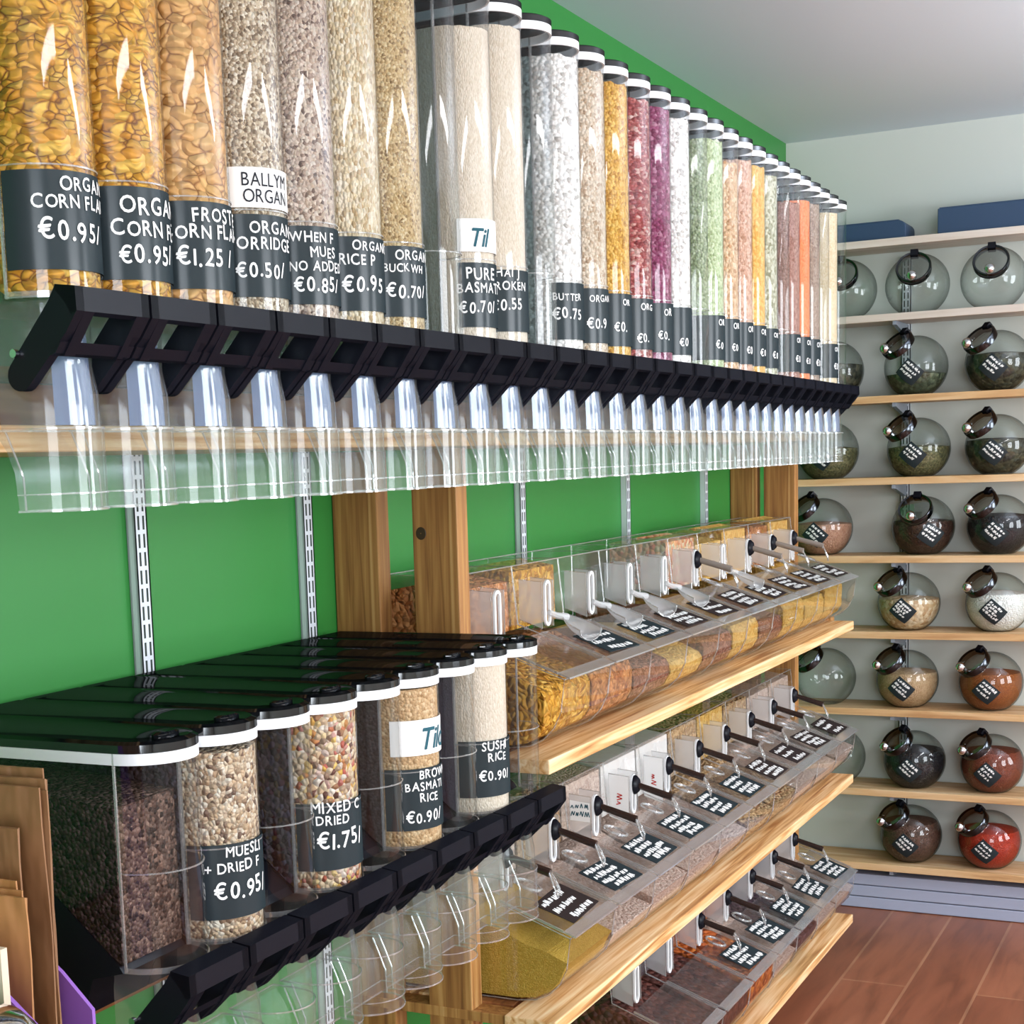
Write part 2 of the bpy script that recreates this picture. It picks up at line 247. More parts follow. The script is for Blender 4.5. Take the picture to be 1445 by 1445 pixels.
# ------------------------------------------------------------------ helpers: objects and meshes
def link(name, data, parent=None):
    o = bpy.data.objects.new(name, data); C.objects.link(o)
    if parent: o.parent = parent
    return o
def tag(o, label=None, cat=None, group=None, kind=None):
    if label: o['label'] = label
    if cat: o['category'] = cat
    if group: o['group'] = group
    if kind: o['kind'] = kind
    return o
def thing(name, label, cat, loc=(0, 0, 0), group=None):
    o = link(name, None); o.location = loc; return tag(o, label, cat, group)
class MB:
    def __init__(s): s.v = []; s.f = []; s.mi = []
    def add(s, vs, fs, mi=0):
        b = len(s.v); s.v += [tuple(v) for v in vs]; s.f += [tuple(i + b for i in f) for f in fs]; s.mi += [mi] * len(fs); return s
    def box(s, a, b, mi=0):
        x0, y0, z0 = a; x1, y1, z1 = b
        return s.add([(x0, y0, z0), (x1, y0, z0), (x1, y1, z0), (x0, y1, z0), (x0, y0, z1), (x1, y0, z1), (x1, y1, z1), (x0, y1, z1)],
                     [(0, 3, 2, 1), (4, 5, 6, 7), (0, 1, 5, 4), (1, 2, 6, 5), (2, 3, 7, 6), (3, 0, 4, 7)], mi)
    def prism_x(s, prof, x0, x1, mi=0, caps=True):
        n = len(prof); vs = [(x0, y, z) for y, z in prof] + [(x1, y, z) for y, z in prof]
        fs = [(i, (i + 1) % n, n + (i + 1) % n, n + i) for i in range(n)]
        if caps: fs += [tuple(range(n - 1, -1, -1)), tuple(range(n, 2 * n))]
        return s.add(vs, fs, mi)
    def prism_z(s, prof, z0, z1, mi=0, top=True, bot=True):
        n = len(prof); vs = [(x, y, z0) for x, y in prof] + [(x, y, z1) for x, y in prof]
        fs = [(i, (i + 1) % n, n + (i + 1) % n, n + i) for i in range(n)]
        if bot: fs.append(tuple(range(n - 1, -1, -1)))
        if top: fs.append(tuple(range(n, 2 * n)))
        return s.add(vs, fs, mi)
    def loft(s, rings, mi=0, cap0=False, cap1=False, closed=True):
        n = len(rings[0]); b = [p for r in rings for p in r]; fs = []
        for k in range(len(rings) - 1):
            for i in range(n if closed else n - 1):
                j = (i + 1) % n; fs.append((k * n + i, k * n + j, (k + 1) * n + j, (k + 1) * n + i))
        if cap0: fs.append(tuple(range(n - 1, -1, -1)))
        if cap1: fs.append(tuple(range((len(rings) - 1) * n, len(rings) * n)))
        return s.add(b, fs, mi)
    def tube(s, pts, r, n=8, mi=0, caps=True):
        rings = []; pts = [Vector(p) for p in pts]; rr = r if isinstance(r, (list, tuple)) else [r] * len(pts)
        for i, p in enumerate(pts):
            d = (pts[min(i + 1, len(pts) - 1)] - pts[max(i - 1, 0)]).normalized()
            a = d.cross(Vector((0, 0, 1)) if abs(d.z) < 0.9 else Vector((1, 0, 0))).normalized(); c = d.cross(a)
            rings.append([tuple(p + (a * math.cos(t) + c * math.sin(t)) * rr[i]) for t in [2 * math.pi * k / n for k in range(n)]])
        return s.loft(rings, mi, caps, caps)
    def sphere(s, c, r, mi=0, nu=16, nv=10):
        rings = [[(c[0] + r * math.sin(p) * math.cos(t), c[1] + r * math.sin(p) * math.sin(t), c[2] + r * math.cos(p)) for t in [2 * math.pi * k / nu for k in range(nu)]] for p in [math.pi * (j + 0.02) / (nv + 0.04) for j in range(nv + 1)]]
        return s.loft(rings, mi, True, True)
    def mesh(s, name, mats, smooth=False, angle=40):
        me = bpy.data.meshes.new(name); me.from_pydata(s.v, [], s.f)
        for mm in (mats if isinstance(mats, list) else [mats]): me.materials.append(mm)
        for p, i in zip(me.polygons, s.mi): p.material_index = i
        if smooth:
            for p in me.polygons: p.use_smooth = True
            bm = bmesh.new(); bm.from_mesh(me)
            bmesh.ops.remove_doubles(bm, verts=bm.verts, dist=1e-6)
            for e in bm.edges:
                if len(e.link_faces) == 2 and e.calc_face_angle(0) > math.radians(angle): e.smooth = False
            bm.to_mesh(me); bm.free()
        me.update(); return me
    def build(s, name, mats, parent=None, smooth=False, angle=40): return link(name, s.mesh(name, mats, smooth, angle), parent)
def bevel(o, wd=0.003, seg=2):
    b = o.modifiers.new('bevel', 'BEVEL'); b.width = wd; b.segments = seg; b.limit_method = 'ANGLE'; return o

# lettering ---------------------------------------------------------------
GL = {}
def glyph(ch, offset=0.0):
    k = (ch, offset)
    if k not in GL:
        cu = bpy.data.curves.new('glyph', 'FONT'); cu.body = ch; cu.size = 1.0; cu.offset = offset; cu.resolution_u = 3; cu.fill_mode = 'FRONT'
        o = bpy.data.objects.new('glyph', cu); C.objects.link(o); bpy.context.view_layer.update()
        me = o.evaluated_get(bpy.context.evaluated_depsgraph_get()).to_mesh()
        vs = [(v.co.x / 0.72, v.co.y / 0.72) for v in me.vertices]; fs = [tuple(p.vertices) for p in me.polygons]
        x0 = min([v[0] for v in vs], default=0); x1 = max([v[0] for v in vs], default=0.35)
        gm = bmesh.new(); gv = [gm.verts.new((a - x0, b, 0)) for a, b in vs]
        for f_ in fs:
            try: gm.faces.new([gv[i] for i in f_])
            except ValueError: pass
        for i in range(1, int((x1 - x0) / 0.2) + 1):      # cut into strips so letters follow round surfaces
            bmesh.ops.bisect_plane(gm, geom=gm.verts[:] + gm.edges[:] + gm.faces[:], plane_co=(0.2 * i, 0, 0), plane_no=(1, 0, 0))
        gm.verts.index_update(); vs = [(v.co.x, v.co.y) for v in gm.verts]; fs = [tuple(v.index for v in f_.verts) for f_ in gm.faces]; gm.free()
        GL[k] = (vs, fs, x1 - x0)
        o.evaluated_get(bpy.context.evaluated_depsgraph_get()).to_mesh_clear(); bpy.data.objects.remove(o); bpy.data.curves.remove(cu)
    return GL[k]
def write(mb, text, place, h, rr, wob=1.0, gap=0.16, narrow=0.92, offset=0.0, mi=0, slant=0.0, pen=0.036):
    """hand lettering: place(u, v) maps metres along the line and above it to a point"""
    u = 0.0
    for ch in text:
        if ch == ' ': u += 0.42 * h; continue
        vs, fs, wd = glyph(ch, offset); a = rr.uniform(-0.09, 0.09) * wob; sc = h * (1 + rr.uniform(-0.08, 0.08) * wob); dv = rr.uniform(-0.07, 0.07) * h * wob
        for ox, oy in (((0, 0), (pen, 0), (pen * 0.5, pen * 0.7), (pen * 0.5, -pen * 0.5)) if pen else ((0, 0),)):
            pts = []
            for x, y in vs:
                x = x * narrow + slant * y + ox; y = y + oy; X = x * math.cos(a) - y * math.sin(a); Y = x * math.sin(a) + y * math.cos(a)
                pts.append(place(u + X * sc, Y * sc + dv))
            mb.add(pts, fs, mi)
        u += (wd * narrow + gap + pen) * sc
    return u
def scribble(mb, place, wd, h, rr, mi=0, th=None):
    """a line of handwriting too small to read in the photograph: joined pen strokes"""
    th = th or h * 0.16; u = 0.0
    while u < wd - h * 0.3:
        k = rr.choice((2, 3, 3, 4)); hh = h * rr.uniform(0.6, 1.0); du = h * rr.uniform(0.16, 0.26); pts = [(u, rr.uniform(0, 0.3) * hh)]
        for i in range(k): u += du; pts.append((u, hh if i % 2 == 0 else rr.uniform(0, 0.35) * hh))
        for (ax, ay), (bx, by) in zip(pts, pts[1:]):
            L = math.hypot(bx - ax, by - ay) or 1; nx, ny = -(by - ay) / L * th / 2, (bx - ax) / L * th / 2
            mb.add([place(ax + nx, ay + ny), place(ax - nx, ay - ny), place(bx - nx, by - ny), place(bx + nx, by + ny)], [(0, 1, 2, 3)], mi)
        u += h * rr.uniform(0.15, 0.45)

# ------------------------------------------------------------------ setting
CZ = 2.446
def struct(name, mb, mat):
    return tag(mb.build(name, mat), kind='structure')
struct('floor', MB().box((-0.1, -0.1, -0.05), (7.2, 4.4, 0)), M['floor'])
struct('ceiling', MB().box((-0.1, -0.1, CZ), (7.2, 4.4, CZ + 0.06)), M['ceil'])
struct('wall_left', MB().box((-0.1, -0.1, 0), (7.2, 0, CZ)), M['green'])
struct('wall_back', MB().box((-0.1, 0, 0), (0, 4.4, CZ)), M['wall'])
wr = MB()
for a, b in (((0, 4.2, 0), (7.1, 4.3, 0.7)), ((0, 4.2, 2.28), (7.1, 4.3, CZ)), ((0, 4.2, 0.7), (0.3, 4.3, 2.28)), ((1.5, 4.2, 0.7), (2.4, 4.3, 2.28)), ((4.0, 4.2, 0.7), (7.1, 4.3, 2.28))): wr.box(a, b)
struct('wall_right', wr, M['wall'])
wf = MB()
for a, b in (((7.0, 0, 0), (7.1, 4.2, 0.55)), ((7.0, 0, 2.34), (7.1, 4.2, CZ)), ((7.0, 0, 0.55), (7.1, 1.7, 2.34)), ((7.0, 3.5, 0.55), (7.1, 4.2, 2.34))): wf.box(a, b)
struct('wall_front', wf, M['wall'])
pl = MB()
for i in range(3): pl.box((0.10, 0.0, 0.002 + 0.038 * i), (0.172, 2.4, 0.037 + 0.038 * i))
bevel(struct('baseboard_back', pl, M['plinth']), 0.002)

# slotted uprights on the green wall and on the back wall
def upright_mesh(h):
    b = MB(); b.box((-0.0145, 0, 0), (0.0145, 0.003, h)); b.box((-0.0145, 0, 0), (-0.0115, 0.014, h)); b.box((0.0115, 0, 0), (0.0145, 0.014, h)); b.box((-0.0145, 0.011, 0), (0.0145, 0.014, h))
    z = 0.02
    while z < h - 0.03:
        for sx in (-0.0055, 0.0055): b.box((sx - 0.0018, 0.0138, z), (sx + 0.0018, 0.0145, z + 0.019), 1)
        z += 0.025
    return b.mesh('slotted_upright', [M['upright'], M['slot']])
UM = upright_mesh(1.9)
for x, lb in ((3.466, 'white slotted metal upright on the green wall, nearest one, above the near black lids'), (3.028, 'white slotted metal upright on the green wall just before the wooden posts'),
              (2.171, 'white slotted metal upright on the green wall, first one past the near wooden posts'), (1.539, 'white slotted metal upright on the green wall, midway between the two pairs of posts'),
              (0.914, 'white slotted metal upright on the green wall just before the far wooden posts')):
    o = link('slotted_upright', UM); o.location = (x, 0.0005, 0.1); tag(o, lb, 'wall upright', 'slotted uprights on the green wall')
UB = link('slotted_upright', UM); UB.location = (0.0005, 0.381, 0.16); UB.rotation_euler = (0, 0, -math.pi / 2)
tag(UB, 'grey slotted metal upright on the off-white back wall behind the jars', 'wall upright')

# ------------------------------------------------------------------ back wall shelves, brackets
SH = [2.074, 1.852, 1.607, 1.358, 1.117, 0.880, 0.635, 0.377, 0.135]; ST = 0.022
ORD = ['topmost', 'second', 'third', 'fourth', 'fifth', 'sixth', 'seventh', 'eighth', 'lowest']
for i, z in enumerate(SH):
    d = {0: 'topmost pale wooden shelf on the back wall with blue boxes on it', 8: 'lowest pine shelf on the back wall just above the blue-grey plinth'}.get(i, f'{ORD[i]} pine shelf from the top on the back wall, holding glass jars')
    o = MB().box((0.016, 0.004, z), (0.2, 2.4, z + ST)).build('wall_shelf', M['pinetop'] if i < 2 else M['pineback']); bevel(o, 0.0015)
    tag(o, d, 'shelf', 'shelves on the back wall')
    if i > 0:
        bm_ = MB().prism_x([(0.016, z - 0.0005), (0.192, z - 0.0005), (0.192, z - 0.012), (0.03, z - 0.040), (0.016, z - 0.040)], -0.006, 0.006)
        br = bm_.build('shelf_bracket', M['bracket']); br.rotation_euler = (0, 0, -math.pi / 2); br.location = (0, 0.381, 0)
        tag(br, f'grey metal bracket under the {ORD[i]} back wall shelf' + (' from the top' if 0 < i < 8 else ''), 'bracket', 'brackets under the back wall shelves')
def bluebox(y0, y1, z1, lb, rad):
    z0 = SH[0] + ST + 0.001; pr = [(y0, z0), (y1, z0)] + [(y1 - rad + rad * math.cos(t), z1 - rad + rad * math.sin(t)) for t in [math.pi / 2 * k / 6 for k in range(7)]] + [(y0, z1)]
    root = thing('storage_box', lb, 'box', (0.10, 0, 0), 'blue boxes on the top shelf')
    b = MB().prism_x(pr, -0.07, 0.07).build('box_body', M['bluebox'], root); bevel(b, 0.002)
    MB().prism_x([(y0 + 0.004, z1), (y1 - rad, z1), (y1 - rad, z1 + 0.003), (y0 + 0.004, z1 + 0.003)], -0.066, 0.066).build('box_lid', M['bluebox'], root)
bluebox(0.13, 0.408, 2.150, 'short slate-blue box with a rounded corner on the top shelf behind the far dispensers', 0.022)
bluebox(0.500, 1.25, 2.172, 'long slate-blue box on the top shelf in the upper right corner', 0.004)

# ------------------------------------------------------------------ glass jars
RJ = 0.095
def jar_profile():
    p = [(0.048, 0.096), (0.046, 0.090)]
    a0 = math.asin(0.046 / RJ)
    for k in range(25):
        a = a0 + (math.pi - a0) * k / 24; p.append((max(RJ * math.sin(a), 0.0005), RJ * math.cos(a)))
    return p
def frame(ax):
    ax = Vector(ax).normalized(); up = (Vector((0, 0, 1)) - ax * ax.z).normalized(); sd = up.cross(ax); return Matrix((sd, up, ax)).transposed()
def lathe(prof, n=40): return [[(r * math.cos(2 * math.pi * k / n), r * math.sin(2 * math.pi * k / n), z) for k in range(n)] for r, z in prof]
def jar(y, z, ax, fill, mat, lb, row, taga, tagdir=(0.95, -0.05, -0.22), rot=45, x=0.110):
    root = thing('glass_jar', lb, 'jar', (x, y, z), 'globe jars on the back wall shelves')
    F = frame(ax); floor_z = -0.0842
    def tf(p):
        q = F @ Vector(p); 
        if q.z < floor_z: q.z = floor_z
        return tuple(q)
    b = MB(); b.loft([[tf(p) for p in r] for r in lathe(jar_profile())]); b.build('glass_body', M['glass'], root, True, 60)
    l = MB(); l.loft([[tuple(F @ Vector(p)) for p in r] for r in lathe([(0.0475, 0.084), (0.0515, 0.086), (0.0525, 0.104), (0.050, 0.108), (0.045, 0.106)], 32)]); l.build('lid_rim', M['darkchrome'], root, True)
    l = MB(); l.loft([[tuple(F @ Vector(p)) for p in r] for r in lathe([(0.0455, 0.105), (0.03, 0.109), (0.001, 0.110)], 32)]); l.build('lid_glass', M['lidglass'], root, True)
    c = MB(); c.box((-0.011, 0.036, 0.090), (0.011, 0.056, 0.113)); c.v = [tuple(F @ Vector(p)) for p in c.v]; c.build('hinge_clip', M['black'], root)
    k = MB(); k.tube([(0, -0.036, 0.104), (0, -0.040, 0.116)], 0.006, 8); k.sphere((0, -0.042, 0.126), 0.0155); k.v = [tuple(F @ Vector(p)) for p in k.v]; k.build('lid_knob', M['chrome'], root, True)
    if mat:
        r = RJ - 0.004; rings = []; n = 36; zt = fill * r
        for kk in range(17):
            zz = floor_z + 0.003 + (zt - floor_z - 0.003) * kk / 16; q = math.sqrt(max(r * r - zz * zz, 1e-6)); rings.append([(q * math.cos(2 * math.pi * j / n), q * math.sin(2 * math.pi * j / n), zz) for j in range(n)])
        rings.append([(0.45 * p[0], 0.45 * p[1], zt + 0.006) for p in rings[-1]])
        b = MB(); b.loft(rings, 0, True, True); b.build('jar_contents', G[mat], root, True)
        d = Vector(tagdir).normalized(); e1 = Vector((0.18, 0.98, 0)); e1 = (e1 - d * e1.dot(d)).normalized(); e2 = d.cross(e1); e2 = -e2 if e2.z < 0 else e2
        a = math.radians(rot); ux = e1 * math.cos(a) - e2 * math.sin(a); uy = e1 * math.sin(a) + e2 * math.cos(a)
        def P(R, u, v):
            q = d * RJ + ux * u + uy * v; return tuple(q.normalized() * R)
        b = MB(); nx, ny = 8, 6; W, Hh = 0.068, 0.062
        b.add([P(RJ + 0.0022, -W / 2 + W * i / nx, -Hh / 2 + Hh * j / ny) for j in range(ny + 1) for i in range(nx + 1)], [(j * (nx + 1) + i, j * (nx + 1) + i + 1, (j + 1) * (nx + 1) + i + 1, (j + 1) * (nx + 1) + i) for j in range(ny) for i in range(nx)])
        t = b.build('chalk_tag', M['chalk'], root, True); s = MB(); rr = random.Random(int(y * 1000 + z * 777))
        for ln in range(taga):
            hh = 0.0105 if taga > 2 else 0.013; v0 = Hh / 2 - 0.016 - ln * (0.042 / taga)
            scribble(s, lambda u, v, v0=v0: P(RJ + 0.0032, -W / 2 + 0.006 + u, v0 + v), W - 0.014 - rr.uniform(0, 0.014), hh, rr, th=0.0024)
        s.build('chalk_writing', M['ink'], t)
AX = (0.048, -0.039, 0.059); AF = (0.075, 0.004, 0.037); AG = (0.068, -0.008, 0.049)
for y, z_, a, lb in ((0.215, 0, AF, 'empty glass globe jar on the top jar shelf half hidden behind the far dispensers'), (0.432, 0, AF, 'empty glass globe jar on the top jar shelf, second from the corner'), (0.653, 0, AF, 'empty glass globe jar on the top jar shelf at the right edge')):
    jar(y, SH[1] + ST + 0.0848, a, 0, None, lb, 1, 0)
JR = [
 (2, [(0.176, 'herbd', 0.2, 'glass jar beside the dispensers\' black handles on the second jar shelf'), (0.430, 'herb', -0.25, 'glass jar under half full of grey-green herbs, chalk tag, second jar shelf'), (0.669, 'herbd', 0.25, 'glass jar of dark olive leaves on the second jar shelf at the right edge')]),
 (3, [(0.161, 'herbo', 0.1, 'glass jar of dark olive contents behind the far dispenser spouts'), (0.440, 'herbo', 0.05, 'glass jar half full of olive-brown herbs on the third jar shelf'), (0.672, 'herbd', 0.2, 'glass jar of blackish-green leaves on the third jar shelf at the right edge')]),
 (4, [(0.143, 'jpink', 0.15, 'glass jar of pinkish-brown powder beside the far wooden post'), (0.455, 'jbrown', 0.2, 'glass jar of dark brown contents facing forward with its tag at the right'), (0.680, 'jblack', 0.35, 'glass jar of near-black contents on the fourth jar shelf at the right edge')]),
 (5, [(0.414, 'granola', 0.15, 'glass jar of pale granola on the fifth jar shelf'), (0.679, 'jwhite', 0.35, 'glass jar of white powder on the fifth jar shelf')]),
 (6, [(0.154, None, 0, 'empty greenish glass jar in the corner behind the scoop bins'), (0.411, 'jbeige', 0.3, 'glass jar of light tan powder on the sixth jar shelf'), (0.662, 'jrust', 0.35, 'glass jar of rust-orange spice on the sixth jar shelf')]),
 (7, [(0.185, None, 0, 'glass jar barely showing past the end of the middle scoop bins'), (0.435, 'jblack', 0.4, 'glass jar nearly full of black contents on the seventh jar shelf'), (0.670, 'jred', 0.5, 'glass jar of reddish-brown spice on the seventh jar shelf')]),
 (8, [(0.426, 'jdust', 0.5, 'glass jar of dark brown spice on the lowest jar shelf'), (0.665, 'jscar', 0.4, 'glass jar of bright red spice on the lowest jar shelf')])]
for row, js in JR:
    for y, mt, fl, lb in js:
        fwd = row == 4 and y > 0.4 and y < 0.5
        jar(y, SH[row] + ST + 0.0848, AG if fwd else AX, fl, mt, lb, row, 3 if row != 5 else 4, (0.9, 0.42, -0.25) if fwd else (0.95, -0.02, -0.20))

# ------------------------------------------------------------------ gravity dispensers
R = 0.0545; YC = 0.345; YB = 0.050
def dshape(r, yb, n=20, yc=YC): return [(r, yb)] + [(r * math.cos(math.pi * k / n), yc + r * math.sin(math.pi * k / n)) for k in range(n + 1)] + [(-r, yb)]
def sidefloor(y): return max(0.0, min(0.19, (0.345 - y) * 0.84))
def tub_mesh(H):
    b = MB(); n = 20; pr = dshape(R, YB, n)
    arc = pr[1:-1]
    b.loft([[(x, y, z) for x, y in arc] for z in (0, H)], 0, closed=False)
    for sx in (1, -1):
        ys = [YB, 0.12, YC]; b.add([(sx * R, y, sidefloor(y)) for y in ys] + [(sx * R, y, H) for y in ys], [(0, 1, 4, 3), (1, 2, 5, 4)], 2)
    b.add([(-R, YB, 0.19), (R, YB, 0.19), (R, YB, H), (-R, YB, H)], [(0, 1, 2, 3)])
    ed = 0.0012
    for sx in (1, -1): b.box((sx * R - ed, YC - ed, 0), (sx * R + ed, YC + ed, H), 1)       # seam of the rounded front
    for z, t in ((0.0, 0.006), (0.118 if H > 0.3 else 0.106, 0.0016)):
        b.loft([[(x * k, YC + (y - YC) * k, zz) for x, y in arc] for k, zz in ((1.0, z), (1.022, z), (1.022, z + t), (1.0, z + t))], 1, closed=False)
    return b.mesh('tub', [M['tube'], M['edge'], M['teal' if H > 0.3 else 'sideshade']], True)
def base_mesh(mat):
    b = MB(); pr = [(YB, -0.055), (0.285, -0.055), (0.30, -0.012), (YC - 0.004, -0.001)] + [(y, sidefloor(y) - 0.001) for y in (0.335, 0.12, YB)]
    b.prism_x(pr, -R, R); return b.mesh('base_block', mat)
def collar_mesh(H):
    b = MB(); o = dshape(R + 0.0012, YB - 0.002, 20); i = dshape(R - 0.002, YB + 0.002, 20)
    b.loft([[(x, y, z) for x, y in p] for p, z in ((i, H - 0.014), (o, H - 0.014), (o, H - 0.002), (i, H - 0.002))]); return b.mesh('collar', M['white'], True)
def lid_mesh(H):
    b = MB(); r0 = R + 0.0014
    o = dshape(r0, 0.022, 20); t = dshape(r0 - 0.006, 0.028, 20); q = dshape(r0 - 0.010, 0.036, 20)
    b.loft([[(x, y, z) for x, y in p] for p, z in ((o, H - 0.0015), (o, H + 0.007), (t, H + 0.010), (q, H + 0.0085))], 0, True, True)
    return b.mesh('lid', M['lidblack'], True, 30)
def liftgrip_mesh(H):
    b = MB(); n = 14
    for k, (w_, l_, z) in enumerate(((0.020, 0.010, 0),)):
        ring = lambda s, z: [((w_ + 0) * s * math.cos(t) * 1.0, 0.372 + l_ * s * math.sin(t), z) for t in [2 * math.pi * i / n for i in range(n)]]
        b.loft([ring(1, H + 0.0086), ring(1, H + 0.013), ring(0.75, H + 0.0150)], 0, True, True)
    return b.mesh('lid_grip', M['lidblack'], True, 30)
def lever_mesh():
    z0 = 0.006; b = MB(); W = R - 0.0005
    b.prism_x([(0.4025, z0 - 0.003), (0.4015, z0 + 0.003), (0.425, z0), (0.4255, z0 - 0.022), (0.419, z0 - 0.025), (0.411, z0 - 0.012)], -W, W)        # grip
    pv = (0.354, z0 - 0.076); arc = [(pv[0] + 0.0145 * math.cos(t), pv[1] + 0.0145 * math.sin(t)) for t in [math.radians(d) for d in range(140, 330, 20)]]
    arm = [(0.4025, z0 + 0.003), (0.3925, z0 - 0.012)] + arc + [(0.412, z0 - 0.040), (0.4255, z0 - 0.022), (0.425, z0)]
    for x0, x1 in ((W - 0.0115, W), (-W, -W + 0.0115)): b.prism_x(arm, x0, x1)
    b.prism_x([(0.3985, z0 - 0.052), (0.405, z0 - 0.048), (0.398, z0 - 0.058), (0.392, z0 - 0.060)], -W, W)                                    # cross bar
    strip = [(0.4255, z0 - 0.022), (0.4215, z0 - 0.022), (0.392, z0 - 0.060), (0.3985, z0 - 0.060)]
    for x0, x1 in ((W - 0.026, W - 0.0115), (-W + 0.0115, -W + 0.020)): b.prism_x(strip, x0, x1)
    return b.mesh('lever_handle', M['black'])
def ring_u(r, yb, yc, z, n=18): return [(r, yb, z)] + [(r * math.cos(math.pi * k / n), yc + r * math.sin(math.pi * k / n), z) for k in range(n + 1)] + [(-r, yb, z)]
def spout_mesh():
    b = MB(); z0 = 0.006
    b.loft([ring_u(r, yb, yc, z0 + z) for r, yb, yc, z in ((0.040, 0.318, 0.344, -0.007), (0.0412, 0.316, 0.344, -0.030), (0.0412, 0.316, 0.343, -0.055), (0.0415, 0.316, 0.342, -0.066), (0.0455, 0.318, 0.343, -0.092), (0.0465, 0.320, 0.343, -0.125))], 0)
    b.loft([ring_u(r, yb, yc, z0 + z) for r, yb, yc, z in ((0.0475, 0.310, 0.3445, -0.124), (0.0475, 0.326, 0.3445, -0.145), (0.0475, 0.334, 0.3445, -0.166), (0.0475, 0.337, 0.3445, -0.203))], 0)
    for z, t in ((-0.126, 0.002), (-0.187, 0.0014), (-0.203, 0.0022)):
        b.loft([ring_u(0.0475 + k, 0.337 - (0.027 if z > -0.13 else 0) - k, 0.3445, z0 + zz) for k, zz in ((0, z), (0.001, z), (0.001, z + t), (0, z + t))], 1)
    for sx in (1, -1): b.tube([(sx * 0.0475, 0.326, z0 - 0.127), (sx * 0.0475, 0.336, z0 - 0.150), (sx * 0.0475, 0.344, z0 - 0.170), (sx * 0.0475, 0.345, z0 - 0.202)], 0.0012, 6, 1)
    return b.mesh('spout', [M['spout'], M['edge']], True)
def sheen_mesh():  # added curved plate inside the spout, carries the painted blue reflection
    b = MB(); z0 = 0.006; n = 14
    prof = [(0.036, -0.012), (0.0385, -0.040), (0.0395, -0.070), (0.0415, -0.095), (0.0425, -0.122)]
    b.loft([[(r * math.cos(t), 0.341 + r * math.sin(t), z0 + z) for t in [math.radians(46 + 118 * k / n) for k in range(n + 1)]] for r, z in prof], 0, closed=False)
    return b.mesh('sheen_insert', M['bluesheen'], True)
LEV, SPT, SHN, BAS = lever_mesh(), spout_mesh(), sheen_mesh(), {0.490: base_mesh(M['clear']), 0.235: base_mesh(M['black'])}
PIN = MB().tube([(R + 0.0002, 0.352, -0.050), (R + 0.005, 0.352, -0.050)], 0.004, 10).mesh('pivot_pin', M['chrome'], True)
KIT = {H: dict(tub=tub_mesh(H), collar=collar_mesh(H), lid=lid_mesh(H), lid_grip=liftgrip_mesh(H)) for H in (0.490, 0.235)}
def contents_mesh(fill, yb=0.05, front=True, name='contents', back_fill=None, jag=0.003):
    r = R - 0.0022; n = 18; rr = random.Random(int(fill * 9999))
    pr = dshape(r, yb, n) if front else [(r, yb), (r, YC - 0.006), (-r, YC - 0.006), (-r, yb)]
    b = MB(); N_ = len(pr)
    low = [(x, y, max(0.002, sidefloor(y) + 0.002)) for x, y in pr]
    top = [(x, y, (fill if back_fill is None else fill + (back_fill - fill) * (0.345 - y) / 0.3) + rr.uniform(-1, 1) * jag) for x, y in pr]
    b.loft([low, top]); cx, cy_ = 0, 0.25
    b.add(low + [(cx, 0.12, 0.19)], [(N_, (i + 1) % N_, i) for i in range(N_)]); b.add(top + [(cx, cy_, fill + 0.010)], [(N_, i, (i + 1) % N_) for i in range(N_)])
    return b
def cyl(xr, th0, z0): 
    return lambda u, v, th0=th0, z0=z0: (xr * math.cos(math.radians(th0) + u / xr), YC + xr * math.sin(math.radians(th0) + u / xr), z0 + v)
def band(name, parent, mat, a0, a1, z0, z1, rad):
    n = 24; b = MB(); P = [math.radians(a0 + (a1 - a0) * k / n) for k in range(n + 1)]
    b.loft([[(rr * math.cos(t), YC + rr * math.sin(t), z) for t in P] for rr, z in ((rad, z0), (rad + 0.0004, z0), (rad + 0.0004, z1), (rad, z1))], 0, closed=False)
    return b.build(name, mat, parent, True, 50)
def dispenser(x, yo, zb, H, cont, lb, group, label=None, lines=(), sticker=None, near=False, partial=None):
    root = thing('gravity_dispenser', lb, 'food dispenser', (x, yo, zb), group); k = KIT[H]
    link('tub', k['tub'], root); link('base_block', BAS[H], root); link('collar', k['collar'], root); lid = link('lid', k['lid'], root)
    if H < 0.3: link('lid_grip', k['lid_grip'], lid)
    link('lever_handle', LEV, root); sp = link('spout', SPT, root); H > 0.3 and link('sheen_insert', SHN, sp)
    if near: link('pivot_pin', PIN, root)
    if cont:
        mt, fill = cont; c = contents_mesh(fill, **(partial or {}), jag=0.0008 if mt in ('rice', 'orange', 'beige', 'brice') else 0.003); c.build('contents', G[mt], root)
    rr = random.Random(int(x * 1000))
    if label:
        z0, z1, a0 = label; bd = band('chalk_label', root, M['chalk'], a0, 168, z0, z1, R + 0.0006)
        if lines:
            s = MB()
            for txt, th, z, h in lines: write(s, txt, cyl(R + 0.0018, th, z - h / 2), h, rr)
            s.build('chalk_writing', M['ink'], bd)
    if sticker:
        z0, z1, a0, a1, ls, mm, kw = sticker; bd = band('white_sticker', root, M['paper'], a0, a1, z0, z1, R + 0.0008); s = MB()
        for txt, th, z, h in ls: write(s, txt, cyl(R + 0.0020, th, z - h / 2), h, rr, wob=0, **kw)
        s.build('sticker_print', M[mm], bd)
    return root
ZU = 1.635; HU = 0.490
def U(lines): return [(t, th, z - ZU, h) for t, th, z, h in lines]
